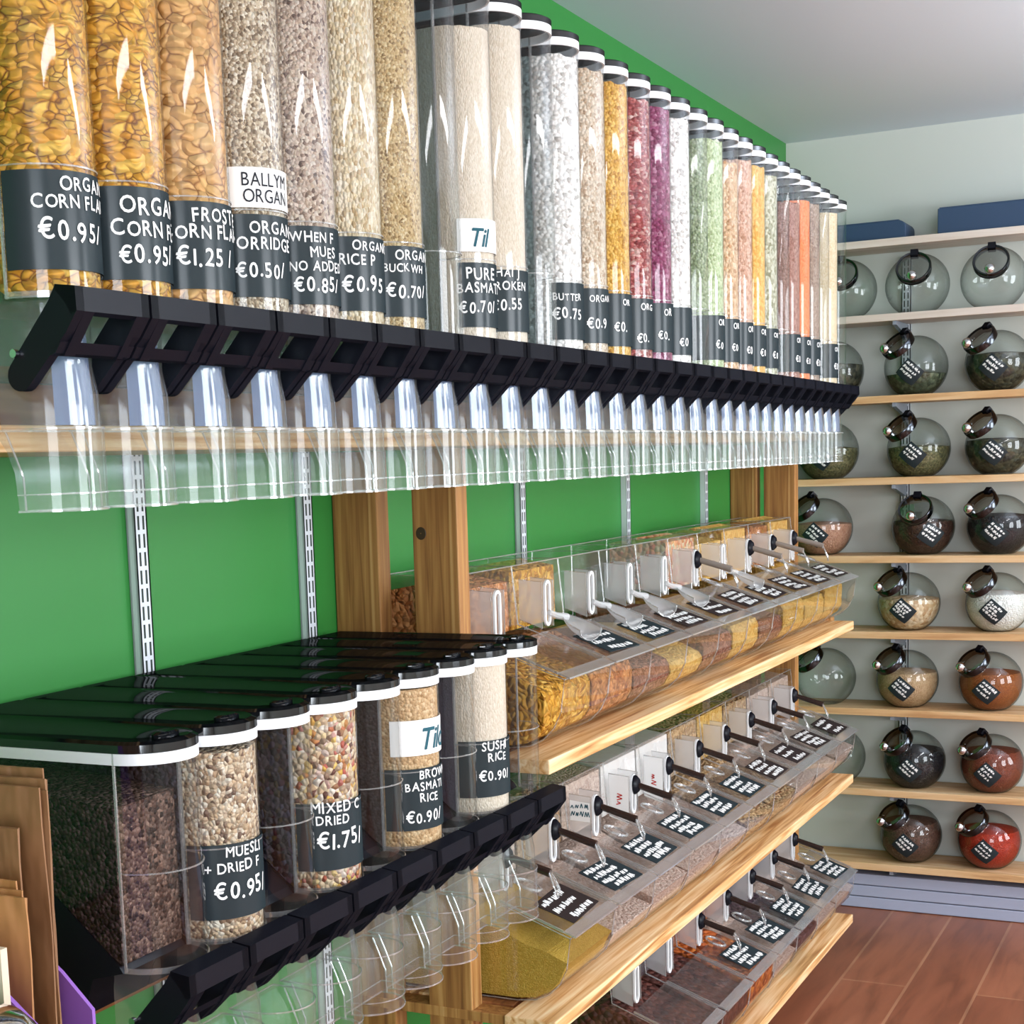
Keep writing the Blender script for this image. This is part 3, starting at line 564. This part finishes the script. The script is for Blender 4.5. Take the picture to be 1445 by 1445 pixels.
UP = [  # contents, fill, description, lines, sticker
 ('corn', .470, 'nearest tall dispenser of golden corn flakes, widest chalk label, price 0.95', [('ORGANIC', 60, 1.738, .0129), ('CORN FLAKES', 32, 1.722, .0126), ('€0.95/', 38, 1.695, .018)], None),
 ('corn', .470, 'second tall dispenser of golden corn flakes, right of the nearest one', [('ORGANIC', 44, 1.731, .0165), ('CORN FLAKES', 34, 1.709, .015), ('€0.95/', 40, 1.686, .0179)], None),
 ('frost', .470, 'tall dispenser of pale frosted corn flakes priced 1.25', [('FROSTED', 49, 1.736, .0147), ('CORN FLAKES', 16, 1.719, .0145), ('€1.25 /', 30, 1.692, .0176)], None),
 ('oats', .470, 'tall dispenser of porridge oats with a white printed sticker', [('ORGANIC', 46, 1.735, .014), ('PORRIDGE', 19, 1.719, .014), ('€0.50/', 28, 1.690, .0165)],
  (1.756 - ZU, 1.799 - ZU, 15, 150, [('BALLYM', 39, 1.7865 - ZU, .0150), ('ORGAN', 40, 1.769 - ZU, .0150)], 'inkdark', dict(pen=0.0, gap=0.1, narrow=0.86))),
 ('muesli', .470, 'tall dispenser of greyish muesli, label reading no added, price 0.85', [('WHEN F', 29, 1.737, .0120), ('MUES', 54, 1.720, .0118), ('NO ADDED', 27, 1.704, .0116), ('€0.85/', 32, 1.683, .0165)], None),
 ('puffs', .470, 'tall dispenser of cream rice puffs priced 0.95', [('ORGANIC', 46, 1.739, .0120), ('RICE P', 28, 1.722, .0135), ('€0.95', 31, 1.693, .019)], None),
 ('buck', .470, 'tall dispenser of tan buckwheat priced 0.70', [('ORGANIC', 45, 1.738, .0125), ('BUCKWH', 28, 1.722, .011), ('€0.70/', 31, 1.693, .0165)], None),
 (None, 0, 'empty unlabelled tall dispenser between the buckwheat and the stickered white rice', None, None),
 ('rice', .433, 'tall dispenser of white rice with a white cursive sticker above the chalk label', [('PURE', 38, 1.734, .016), ('BASMATI', 24, 1.715, .014), ('€0.70/', 26, 1.688, .0161)],
  (1.764 - ZU, 1.809 - ZU, 26, 150, [('Til', 42, 1.784 - ZU, .026)], 'inkteal', dict(pen=0.035, slant=0.28, gap=0.06))),
 ('rice', .458, 'tall dispenser of white rice priced 0.55 without a sticker', [('THAI J', 20, 1.745, .0125), ('BROKEN', 20, 1.726, .0125), ('€0.55', 24, 1.699, .0155)], None),
 (None, 0, 'empty unlabelled tall dispenser between the white rice and the large white beans', None, None),
 ('bean', .462, 'tall dispenser of large white butter beans priced 0.75', [('BUTTER', 28, 1.727, .0113), ('€0.75', 26, 1.701, .017)], None),
 ('hari', .462, 'tall dispenser of beige beans between the white beans and the yellow peas', [('ORGAN', 46, 1.733, .011), ('€0.9', 40, 1.693, .0165)], None),
 ('yellow', .462, 'tall dispenser of bright yellow peas', [('OR', 66, 1.735, .011), ('€0.', 46, 1.693, .016)], None),
 ('kidney', .456, 'tall dispenser of red kidney beans', [('ORG', 56, 1.735, .012), ('€0.', 46, 1.680, .015)], None),
 ('adzuki', .460, 'tall dispenser of purple beans', [('OR', 62, 1.733, .013), ('€0.', 48, 1.690, .015)], None),
 ('bean', .461, 'tall dispenser of small white beans right of the purple beans', [('€0', 52, 1.684, .015)], None),
 (None, 0, 'empty tall dispenser between the small white beans and the green split peas', None, None),
 ('split', .458, 'tall dispenser of pale green split peas', [('OR', 66, 1.735, .012), ('€0', 58, 1.690, .015)], None),
 ('chick', .430, 'tall dispenser of peach-coloured chickpeas right of the green split peas', [('OR', 66, 1.735, .012), ('€0', 60, 1.690, .015)], None),
 ('pinkb', .452, 'tall dispenser of pinkish-beige beans left of the orange-yellow corn', [('OR', 68, 1.735, .012), ('€0', 62, 1.690, .015)], None),
 ('popc', .455, 'tall dispenser of orange-yellow popping corn', [('OR', 68, 1.735, .012), ('€0', 64, 1.690, .015)], None),
 ('glent', .451, 'tall dispenser of grey-green lentils', [('OR', 68, 1.735, .012), ('€0', 64, 1.690, .015)], None),
 (None, 0, 'empty tall dispenser between the grey-green lentils and the brown lentils', None, None),
 ('brown', .420, 'tall dispenser of reddish-brown lentils left of the orange lentils', [('OR', 70, 1.735, .012), ('€0', 66, 1.690, .015)], None),
 ('orange', .440, 'tall dispenser of vivid orange lentils', [('OR', 70, 1.735, .012), ('€0', 66, 1.690, .015)], None),
 ('greyb', .447, 'tall dispenser of grey-brown lentils right of the orange lentils', [('OR', 70, 1.735, .012), ('€0', 66, 1.690, .015)], None),
 (None, 0, 'empty tall dispenser between the grey-brown lentils and the beige grain', None, None),
 ('beige', .452, 'tall dispenser of beige grain near the far end of the row', [('OR', 70, 1.735, .012), ('€0', 66, 1.690, .015)], None),
 (None, 0, 'last empty tall dispenser at the far end beside the back wall', None, None)]
PU = 0.112
for k, (mt, fl, lb, ls, st) in enumerate(UP):
    x = 4.020 - PU * k; yo = -0.031 * max(0, (k - 16) / 12) ** 1.4
    dispenser(x, yo, ZU, HU, (mt, fl) if mt else None, lb, 'tall dispensers in the upper row', (1.660 - ZU, 1.749 - ZU, 26 if k in (8, 11) else 4) if ls else None, U(ls) if ls else (), st, near=(k == 0))
ZL = 0.955; HL = 0.233
HL = 0.235
LO = [
 ('dmues', .175, 'nearest low dispenser, dark muesli heaped behind its empty clear front', None, None, dict(front=False, back_fill=.205)),
 ('lmues', .212, 'low dispenser of muesli with chalk label priced 0.95', [('MUESLI', 49, 1.058, .0125), ('+ DRIED F', 24, 1.040, .0120), ('€0.95/', 34, 1.015, .020)], None, None),
 (None, 0, 'empty low dispenser between the muesli and the mixed fruit muesli', None, None, None),
 ('mixed', .224, 'low dispenser of chunky mixed fruit muesli priced 1.75', [('MIXED C', 24, 1.061, .0138), ('DRIED', 30, 1.045, .0125), ('€1.75/', 30, 1.020, .0205)], None, None),
 (None, 0, 'empty low dispenser between the mixed fruit muesli and the brown rice', None, None, None),
 ('brice', .218, 'low dispenser of brown rice with a white cursive sticker', [('BROWN', 54, 1.0575, .0125), ('BASMATI', 33, 1.042, .0120), ('RICE', 54, 1.026, .0120), ('€0.90/', 32, 1.000, .0150)],
  (1.084 - ZL, 1.132 - ZL, 14, 150, [('Tild', 54, 1.1065 - ZL, .030)], 'inkteal', dict(pen=0.035, slant=0.28, gap=0.06)), None),
 (None, 0, 'empty low dispenser between the brown rice and the sushi rice', None, None, None),
 ('rice', .222, 'low dispenser of white sushi rice priced 0.90', [('SUSHI', 40, 1.058, .0135), ('RICE', 50, 1.041, .0125), ('€0.90/', 34, 1.014, .0150)], None, None),
 (None, 0, 'last low dispenser of the row, empty, beside the scoop bins', None, None, None)]
for k, (mt, fl, lb, ls, st, pt) in enumerate(LO):
    dispenser(3.909 - PU * k, 0, ZL, HL, (mt, fl) if mt else None, lb, 'low dispensers in the lower row', (0.982 - ZL, 1.066 - ZL, 4) if ls else None,
              [(t, th, z - ZL, h) for t, th, z, h in ls] if ls else (), st, near=(k == 0), partial=pt)

# boards that carry the dispensers
o = MB().box((0.72, 0.016, 1.497), (4.45, 0.25, 1.525)).build('dispenser_shelf', M['pine']); bevel(o, 0.002); tag(o, 'long pine board under the upper row of tall dispensers', 'shelf')
o = MB().box((0.74, 0.05, 1.526), (4.40, 0.10, 1.579)).build('wooden_batten', M['pinedark']); tag(o, 'brown wooden batten on the board behind the tall dispensers', 'batten')
ds = thing('dispenser_shelf', 'dark shelf and black end panel carrying the lower row of dispensers', 'shelf', (0, 0, 0))
o = MB().box((2.945, 0.016, 0.872), (3.972, 0.24, 0.899)).build('shelf_board', M['pinedark'], ds); bevel(o, 0.002)
MB().prism_x([(0.016, 0.60), (0.20, 0.60), (0.325, 0.86), (0.325, 0.899), (0.016, 0.899)], 3.973, 3.983).build('end_panel', M['black'], ds)

# ------------------------------------------------------------------ wooden rack with three shelves of scoop bins
rack = thing('wooden_rack', 'pine rack of posts and three plank shelves carrying the scoop bins', 'rack', (0, 0, 0))
SB = [0.974, 0.540, 0.133]
for xa, xb, y0, y1 in ((2.889, 2.929, 0.001, 0.087), (2.889, 2.929, 0.152, 0.234), (0.605, 0.645, 0.001, 0.080), (0.605, 0.645, 0.101, 0.192)):
    o = MB().box((-0.02, -(y1 - y0) / 2, 0), (0.02, (y1 - y0) / 2, 1.495)).build('post', M['post'], rack); o.location = ((xa + xb) / 2, (y0 + y1) / 2, 0); bevel(o, 0.002)
kn = MB()
kn.loft([[(0.0004 + 0.0004 * q, r * math.cos(t) * 0.9, r * math.sin(t)) for t in [2 * math.pi * i / 18 for i in range(18)]] for q, r in ((0, 0.0105), (1, 0.0095), (1.2, 0.001))]); kno = kn.build('wood_knot', plain('dark_knot', '3a2414', 0.5), rack); kno.location = (2.9290, 0.168, 1.359)
for zb in SB:
    for xa in (2.889, 0.605):
        o = MB().box((xa - 0.0012, 0.016, zb), (xa + 0.0412, 0.296, zb + 0.018)).build('crossbeam', M['post'], rack); bevel(o, 0.0015)
    for y0, y1 in ((0.016, 0.095), (0.110, 0.200), (0.215, 0.290)):
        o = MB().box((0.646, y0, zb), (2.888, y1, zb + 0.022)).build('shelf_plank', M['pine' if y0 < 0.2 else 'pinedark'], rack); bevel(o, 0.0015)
    o = MB().box((0.785, 0.300, zb), (2.945, 0.392, zb + 0.024)).build('front_plank', M['pine'], rack); bevel(o, 0.002)

# scoop bins -----------------------------------------------------------------
WB = 0.2125; GAP = 0.003; x0b, x1b = -(WB / 2 - GAP / 2), (WB / 2 - GAP / 2)
LIDZ = lambda y: 0.145 + 0.36 * (0.39 - y)
BPROF = [(0.06, 0.0255), (0.290, 0.0255), (0.325, 0.030), (0.350, 0.042), (0.370, 0.062), (0.383, 0.090), (0.390, 0.143)]
HOP = (0.205, 0.312)
def bin_body_mesh():
    full = BPROF + [(0.215, LIDZ(0.215)), (0.205, 0.312), (0.06, 0.312)]
    b = MB(); n = len(full)
    for x in (x0b, x1b): b.add([(x, y, z) for y, z in full], [tuple(range(n))])
    for i in list(range(6)) + [7, 8, 9]:
        j = (i + 1) % n; b.add([(x0b, *full[i]), (x1b, *full[i]), (x1b, *full[j]), (x0b, *full[j])], [(0, 1, 2, 3)])
    for x in (x0b, x1b): b.tube([(x, y, z) for y, z in full] + [(x, *full[0])], 0.0011, 5, 1, False)
    for y, z in ((0.390, 0.143), (0.205, 0.312), (0.06, 0.312)): b.tube([(x0b, y, z), (x1b, y, z)], 0.0013, 5, 1)
    return b.mesh('bin_body', [M['clear'], M['edge']], True, 25)
def bin_lid_mesh():
    b = MB(); t = 0.003
    def sl(ya, yb, xa, xb, dz, tt, mi): b.prism_x([(ya, LIDZ(ya) + dz), (yb, LIDZ(yb) + dz), (yb, LIDZ(yb) + dz + tt), (ya, LIDZ(ya) + dz + tt)], xa, xb, mi)
    sl(0.262, 0.377, x0b + 0.004, x1b - 0.004, 0.001, t, 0); sl(0.377, 0.398, x0b + 0.004, x1b - 0.004, 0.001, t, 1)
    sl(0.262, 0.377, x1b - 0.0045, x1b - 0.002, 0.001, 0.0045, 1); sl(0.262, 0.377, x0b + 0.002, x0b + 0.0045, 0.001, 0.0045, 1)
    return b.mesh('bin_lid', [M['lidclear'], M['edge']])
HX = x1b - 0.045
def holder_mesh():
    b = MB(); y0, y1 = 0.2075, 0.252; zb_ = LIDZ(0.252) + 0.004; pr = [(y0, LIDZ(y0) + 0.004), (y1, zb_), (y1, 0.282), (y0, 0.286)]
    for x in (HX - 0.030, HX + 0.022): b.add([(x, y, z) for y, z in pr], [(0, 1, 2, 3)], 0)
    b.add([(HX - 0.030, *pr[1]), (HX + 0.022, *pr[1]), (HX + 0.022, *pr[2]), (HX - 0.030, *pr[2])], [(0, 1, 2, 3)], 1)
    for x in (HX - 0.030, HX + 0.022): b.tube([(x, *p) for p in pr], 0.001, 5, 2, False)
    return b.mesh('scoop_holder', [M['frost'], M['clear'], M['edge']])
def slot_mesh():
    b = MB(); n = 8; y = 0.2525; zc, hz, rx = 0.243, 0.028, 0.0135
    def ring(k): return [(HX + 0.004 + (rx - k) * math.cos(t), zc + (hz if t < math.pi else -hz) + (rx - k) * math.sin(t)) for t in [math.pi * i / n for i in range(n + 1)] + [math.pi + math.pi * i / n for i in range(n + 1)]]
    A, B = ring(0), ring(0.006)
    b.loft([[(x, y, z) for x, z in A], [(x, y + 0.004, z) for x, z in A], [(x, y + 0.004, z) for x, z in B], [(x, y, z) for x, z in B]])
    return b.mesh('slot_frame', M['white'])
BB, BL, BH, BS = bin_body_mesh(), bin_lid_mesh(), holder_mesh(), slot_mesh()
def bin_contents(hop, tro, root, rr):
    e = 0.003
    if tro:
        mt, lv = tro; ym = 0.383; pr = [(0.064, 0.0285), (0.288, 0.0285), (0.323, 0.033), (0.348, 0.045), (0.3665, 0.065)] + ([(0.3795, 0.092)] if lv > 0.095 else [])
        if abs(root.location.z - SB[0]) < 0.01: pr = [(0.064, 0.0285), (0.285, 0.0285), (0.318, 0.034), (0.338, 0.046), (0.350, 0.066)]
        zf = lv; pr += [(0.352 if abs(root.location.z - SB[0]) < 0.01 else 0.384, zf)] + [(0.345 - 0.036 * i, min(zf + 0.36 * (0.039 + 0.036 * i) + rr.uniform(-0.003, 0.003), LIDZ(0.345 - 0.036 * i) - 0.008)) for i in range(4)] + [(0.200, min(zf + 0.07, 0.195)), (0.064, min(zf + 0.07, 0.195))]
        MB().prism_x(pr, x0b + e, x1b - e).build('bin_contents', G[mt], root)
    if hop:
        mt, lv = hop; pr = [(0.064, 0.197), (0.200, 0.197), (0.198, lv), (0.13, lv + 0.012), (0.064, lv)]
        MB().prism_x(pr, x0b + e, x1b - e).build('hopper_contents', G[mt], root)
def scoop_bin(k, zb, hop, tro, lb, group, lab=True, mat='chalk', nl=3, note=None):
    x = 2.872 - WB * (k + 0.5); root = thing('scoop_bin', lb, 'food bin', (x, 0, zb), group); rr = random.Random(k * 31 + int(zb * 100))
    link('bin_body', BB, root); ld = link('bin_lid', BL, root); h = link('scoop_holder', BH, root); link('slot_frame', BS, h)
    bin_contents(hop, tro, root, rr)
    if lab:
        a = rr.uniform(-0.06, 0.06)
        lx0, lx1, ly0, ly1 = -0.070, 0.052, 0.304, 0.372
        def P(u, v, dz):    # u along the line (towards -X), v up the lid (towards -Y)
            X = (0.5 * (lx0 + lx1)) - u; Y = 0.5 * (ly0 + ly1) - v; X, Y = X * math.cos(a) - (Y - 0.338) * math.sin(a), 0.338 + (Y - 0.338) * math.cos(a) + X * math.sin(a)
            return (X, Y, LIDZ(Y) + 0.0045 + dz)
        b = MB(); c = [(-0.066, -0.036), (0.066, -0.036), (0.066, 0.036), (-0.066, 0.036)]
        b.add([P(u, v, 0) for u, v in c] + [P(u, v, 0.0015) for u, v in c], [(4, 5, 6, 7), (0, 1, 5, 4), (1, 2, 6, 5), (2, 3, 7, 6), (3, 0, 4, 7)])
        lo = b.build('chalk_label', M[mat], ld); s = MB()
        for i in range(nl):
            v0 = 0.0185 - i * 0.0175 if nl > 2 else 0.015 - i * 0.023
            scribble(s, lambda u, v, v0=v0: P(-0.058 + u, v0 + v, 0.0022), 0.112 - rr.uniform(0, 0.035), 0.0145, rr, th=0.0038)
        scribble(s, lambda u, v: P(-0.040 + u, -0.033 + v, 0.0022), 0.085, 0.0165, rr, th=0.0042)
        s.build('chalk_writing', M['ink'], lo)
    if note:
        x1 = x1b + 0.0008
        b = MB().box((x1b - 0.150 - 0.02, 0.2072, 0.215), (x1b - 0.078, 0.2082, 0.300)) if note != 'sign' else None
        if note == 'sign':
            b = MB().add([(HX + 0.0226, 0.209, 0.234), (HX + 0.0226, 0.2505, 0.232), (HX + 0.0226, 0.2505, 0.270), (HX + 0.0226, 0.209, 0.274)], [(0, 1, 2, 3)]); p = b.build('printed_note', M['paper'], root); s = MB()
            for v0 in (0.257, 0.242): scribble(s, lambda u, v, v0=v0: (HX + 0.0230, 0.211 + u, v0 + v), 0.037, 0.011, rr, th=0.002)
            s.build('note_print', M['inkteal'], p)
        else:
            b = MB().add([(HX + 0.0226, 0.2085, 0.196), (HX + 0.0226, 0.2515, 0.182), (HX + 0.0226, 0.2515, 0.281), (HX + 0.0226, 0.2085, 0.284)], [(0, 1, 2, 3)]); p = b.build('printed_note', M['paper'], root); s = MB()
            scribble(s, lambda u, v: (HX + 0.0230, 0.224 + v, 0.245 - u), 0.026, 0.014, rr, th=0.0022); s.build('note_print', M['inkred'], p)
    return root
PLACE = ['nearest', 'second', 'third', 'fourth', 'fifth', 'sixth', 'seventh', 'eighth', 'ninth', 'last']
def pos(k): return PLACE[k] + ('-nearest' if 0 < k < 9 else '')
TOP = [(('pastao', .285), ('pastay', .112), 'yellow and orange pasta shapes, no chalk label'), (('pastay', .300), ('pastao', .105), 'yellow pasta up its back'), (None, ('brownfl', .085), 'brown pieces, an empty back and loose clear scoop'), (None, ('goldfl', .075), 'a little golden cereal'), (None, ('brownfl', .095), 'brown cereal and an empty back'),
       (('candy', .303), ('goldfl', .1), 'pink and orange fruit mix'), (('goldfl', .285), ('brownfl', .085), 'golden pieces in its back'), (('popc', .304), ('goldfl', .11), 'solid yellow cereal'), (('pastao', .300), ('goldfl', .1), 'mottled brown and gold cereal'), (('popc', .305), ('goldfl', .12), 'yellow cereal by the far post')]
for k, (h, t, d) in enumerate(TOP): scoop_bin(k, SB[0], h, t, f'{pos(k)} bin on the top rack shelf: {d}', 'scoop bins on the top rack shelf', lab=k > 0, mat='chalk' if k < 3 else 'chalkbrown', nl=2 if k in (1, 4) else 3)
MID = [(('seed', .25), ('cous', .098), 'fine golden couscous', 2, None), (('nuts', .285), ('seed', .09), 'tan nuts', 3, None), (('seed', .300), ('seed', .1), 'pinkish seeds with a blue and white printed note', 3, 'sign'), (('flour', .302), ('seed', .1), 'pale contents behind a white note with red print', 3, 'red'), (('flour', .302), ('seed', .095), 'pale contents, second red-printed note', 3, 'red'),
       (('nuts', .303), ('nuts', .1), 'tan whole nuts', 3, None), (('goldfl', .303), ('nuts', .1), 'yellowish-tan pieces', 3, None), (('nuts', .295), ('seed', .1), 'brownish tan nuts', 2, None), (('seed', .290), ('seed', .095), 'greyish-brown seeds', 3, None), (('seed', .295), ('seed', .1), 'dull pink seeds beside the back wall jars', 2, None)]
for k, (h, t, d, nl, nt_) in enumerate(MID): scoop_bin(k, SB[1], h, t, f'{pos(k)} bin on the middle rack shelf: {d}', 'scoop bins on the middle rack shelf', mat='chalkbrown' if k in (0, 6, 7, 8, 9) else 'chalk', nl=nl, note=nt_)
LOW = {3: (None, ('raisin', .13), 'dark raisins, cut by the bottom edge', False), 4: (('plum', .25), ('raisin', .134), 'dark brown dried fruit, no chalk label', False), 5: (('apric', .28), ('apric', .136), 'orange dried apricots', True), 6: (('apric', .22), ('seed', .1), 'pale pieces right of the apricots', True), 7: (('plum', .28), ('plum', .11), 'dark purplish fruit', True), 8: (('plum', .28), ('seed', .1), 'greyish seeds', True), 9: (('seed', .28), ('seed', .1), 'pinkish-grey seeds by the back shelf', True)}
for k, (h, t, d, lab) in LOW.items(): scoop_bin(k, SB[2], h, t, f'{pos(k)} bin on the lowest rack shelf: {d}', 'scoop bins on the lowest rack shelf', lab=lab, nl=3)

# scoops ----------------------------------------------------------------------
def bowl_into(b, c, L=0.062, r=0.026, yaw=0.0, mi=0, pitch=-0.34):
    n = 12; rings = []
    for i in range(9):
        t = i / 8; rr_ = r * math.sin(math.pi * min(0.5, 0.12 + 0.5 * t)) ; ring = []
        for j in range(n + 1):
            a = math.pi + math.pi * j / n; ring.append((rr_ * math.cos(a), L * t, rr_ * math.sin(a) * 0.75))
        rings.append(ring)
    cs, sn = math.cos(yaw), math.sin(yaw)
    def tf(p): return (c[0] + p[0] * cs - p[1] * sn, c[1] + p[0] * sn + p[1] * cs, c[2] + p[2] + p[1] * pitch)
    R2 = [[tf(p) for p in r_] for r_ in rings]; b.loft(R2, mi, closed=False)
    b.add(R2[0], [tuple(range(n + 1))], mi); b.tube([r_[0] for r_ in R2], 0.0013, 5, mi + 1); b.tube([r_[-1] for r_ in R2], 0.0013, 5, mi + 1); b.tube(R2[-1], 0.0013, 5, mi + 1)
def handled_scoop(k, zb, hm, lb, group):
    x = 2.872 - WB * (k + 0.5) + HX + 0.004; root = thing('scoop', lb, 'scoop', (x, 0, zb), group)
    MB().tube([(0, 0.262, 0.262), (-0.002, 0.338, 0.240)], [0.0065, 0.0075], 10).build('scoop_handle', M[hm], root, True)
    f = MB(); n = 14; f.loft([[(q * math.cos(t), yy, 0.262 + 1.5 * q * math.sin(t)) for t in [2 * math.pi * i / n for i in range(n)]] for q, yy in ((0.0135, 0.2575), (0.0135, 0.2605), (0.009, 0.268))], 0, True, True); f.build('scoop_flange', M['black'], root, True)
    b = MB(); bowl_into(b, (-0.003, 0.337, 0.241), 0.014, 0.014, 0.2, 0, -2.2); b.build('scoop_bowl', [M['spout'], M['edge']], root, True, 60)
    r = MB(); n = 16; r.tube([(0.022 * math.cos(t) - 0.026, 0.286 + 0.022 * math.sin(t), LIDZ(0.286 + 0.022 * math.sin(t)) + 0.026 + 0.002 * math.cos(t)) for t in [math.pi * 2 * i / n for i in range(n + 1)]], 0.0028, 6); r.build('scoop_loop', M['edge'], root, True)
for k in (5, 7, 8, 9): handled_scoop(k, SB[0], 'handlegrey', f'grey-handled scoop in the slot of the {pos(k)} top-shelf bin', 'handled scoops on the top rack shelf')
for k in range(10): handled_scoop(k, SB[1], 'handle', f'dark-handled scoop in the slot of the {pos(k)} middle-shelf bin', 'dark scoops on the middle rack shelf')
for k in range(5, 10): handled_scoop(k, SB[2], 'handle', f'dark-handled scoop in the slot of the {pos(k)} lowest-shelf bin', 'dark scoops on the lowest rack shelf')
for k, yw in ((1, -0.4), (2, -0.3), (3, -0.45), (4, -0.35), (6, -0.2)):
    x = 2.872 - WB * (k + 0.5); root = thing('scoop', f'all-clear scoop lying on the lid of the {pos(k)} top-shelf bin', 'scoop', (x, 0, SB[0]), 'clear scoops lying on the top bins')
    b = MB(); yb_ = 0.262; bowl_into(b, (HX - 0.045, yb_ + 0.008, LIDZ(yb_ + 0.01) + 0.028), 0.062, 0.027, yw); b.build('scoop_bowl', [M['frost'], M['edge']], root, True, 60)
    MB().tube([(HX - 0.045, yb_ + 0.010, LIDZ(yb_) + 0.022), (HX - 0.020, 0.262, 0.218), (HX + 0.004, 0.258, 0.226)], [0.007, 0.006, 0.005], 8).build('scoop_handle', M['frost'], root, True)

# ------------------------------------------------------------------ near left: paper bags, purple holder, steel bowl
def bag_stack(y0, y1, x0, x1, z0, z1, n, mat, lb, rr, dyy=0.0):
    root = thing('paper_bag_stack', lb, 'paper bags', (0, 0, 0), 'brown paper bags at the left edge')
    for i in range(n):
        xa = x0 + (x1 - x0) * i / n; t = (x1 - x0) / n * 0.86; dz = rr.uniform(-0.012, 0.006); dy = rr.uniform(-0.004, 0.003) + dyy * i / max(1, n - 1); nz = 10; ny = 7; b = MB(); vs = []
        ph = rr.uniform(0, 6)
        for side in (0, 1):
            for j in range(nz + 1):
                for q in range(ny + 1):
                    z = z0 + (z1 + dz - z0) * j / nz; y = y0 + (y1 + dy - y0) * q / ny
                    wv = 0.0024 * math.sin(5 * q / ny + ph + 2.2 * j / nz) + 0.0012 * math.sin(11 * j / nz + ph * 2)
                    edge_ = 1 - 0.7 * (abs(2 * q / ny - 1) ** 6)
                    vs.append((xa + (t * edge_ if side else 0) + wv, y, z))
        st = (nz + 1) * (ny + 1); fs = []
        for j in range(nz):
            for q in range(ny):
                a = j * (ny + 1) + q; fs.append((a, a + 1, a + ny + 2, a + ny + 1)); a += st; fs.append((a, a + ny + 1, a + ny + 2, a + 1))
        for j in range(nz):
            for q in (0, ny): a = j * (ny + 1) + q; fs.append((a, a + ny + 1, a + ny + 1 + st, a + st))
        for q in range(ny):
            for j in (0, nz): a = j * (ny + 1) + q; fs.append((a, a + 1, a + 1 + st, a + st))
        b.add(vs, fs); o = b.build('paper_bag', M[mat], root, True, 50)
rr = random.Random(3)
bag_stack(0.28, 0.464, 4.205, 4.262, 0.905, 1.228, 9, 'kraft', 'tall stack of brown paper bags standing behind the shorter bags, left edge', rr, 0.046)
bag_stack(0.30, 0.490, 4.272, 4.294, 0.905, 1.192, 3, 'kraft', 'middle stack of brown paper bags, between the tall and the short stacks', rr, 0.02)
bag_stack(0.34, 0.530, 4.310, 4.342, 0.905, 1.156, 5, 'kraftlight', 'short front stack of light brown paper bags, left edge', rr, 0.022)
ph = thing('bag_holder', 'purple open-fronted holder around the paper bags, lower left corner', 'holder', (0, 0, 0))
MB().prism_x([(0.26, 0.902), (0.494, 0.902), (0.494, 1.012), (0.462, 1.042), (0.26, 1.19)], 4.192, 4.196).build('side_panel', M['purple'], ph)
MB().prism_x([(0.30, 0.902), (0.590, 0.902), (0.590, 1.063), (0.554, 1.090), (0.40, 1.19), (0.30, 1.19)], 4.362, 4.366).build('side_panel', M['purple'], ph)
MB().prism_z([(4.1965, 0.26), (4.1965, 0.494), (4.3615, 0.588), (4.3615, 0.30)], 0.902, 0.904).build('holder_floor', M['purple'], ph)
tag(MB().box((4.377, 0.37, 0.902), (4.384, 0.572, 1.130)).build('cream_card', M['cream']), 'cream card standing at the left edge beside the short paper bags', 'card')
bw = thing('steel_canister', 'shiny round steel canister cut off by the lower left corner', 'canister', (4.445, 0.592, 0.905))
MB().loft(lathe([(0.046, 0.0), (0.048, 0.004), (0.048, 0.168), (0.044, 0.171), (0.001, 0.1712)], 36), 0, True).build('canister_body', M['steel'], bw, True)
MB().loft(lathe([(0.0485, 0.172), (0.050, 0.175), (0.049, 0.184), (0.040, 0.194), (0.022, 0.200), (0.001, 0.202)], 36)).build('domed_lid', M['chrome'], bw, True)
ct = thing('counter', 'wooden counter under the paper bags, below the picture', 'counter', (0, 0, 0))
MB().box((4.13, 0.02, 0.872), (5.0, 0.66, 0.90)).build('counter_top', M['pinedark'], ct)
for x in (4.16, 4.95):
    for y in (0.06, 0.60): MB().box((x - 0.02, y - 0.02, 0), (x + 0.02, y + 0.02, 0.871)).build('leg', M['post'], ct)
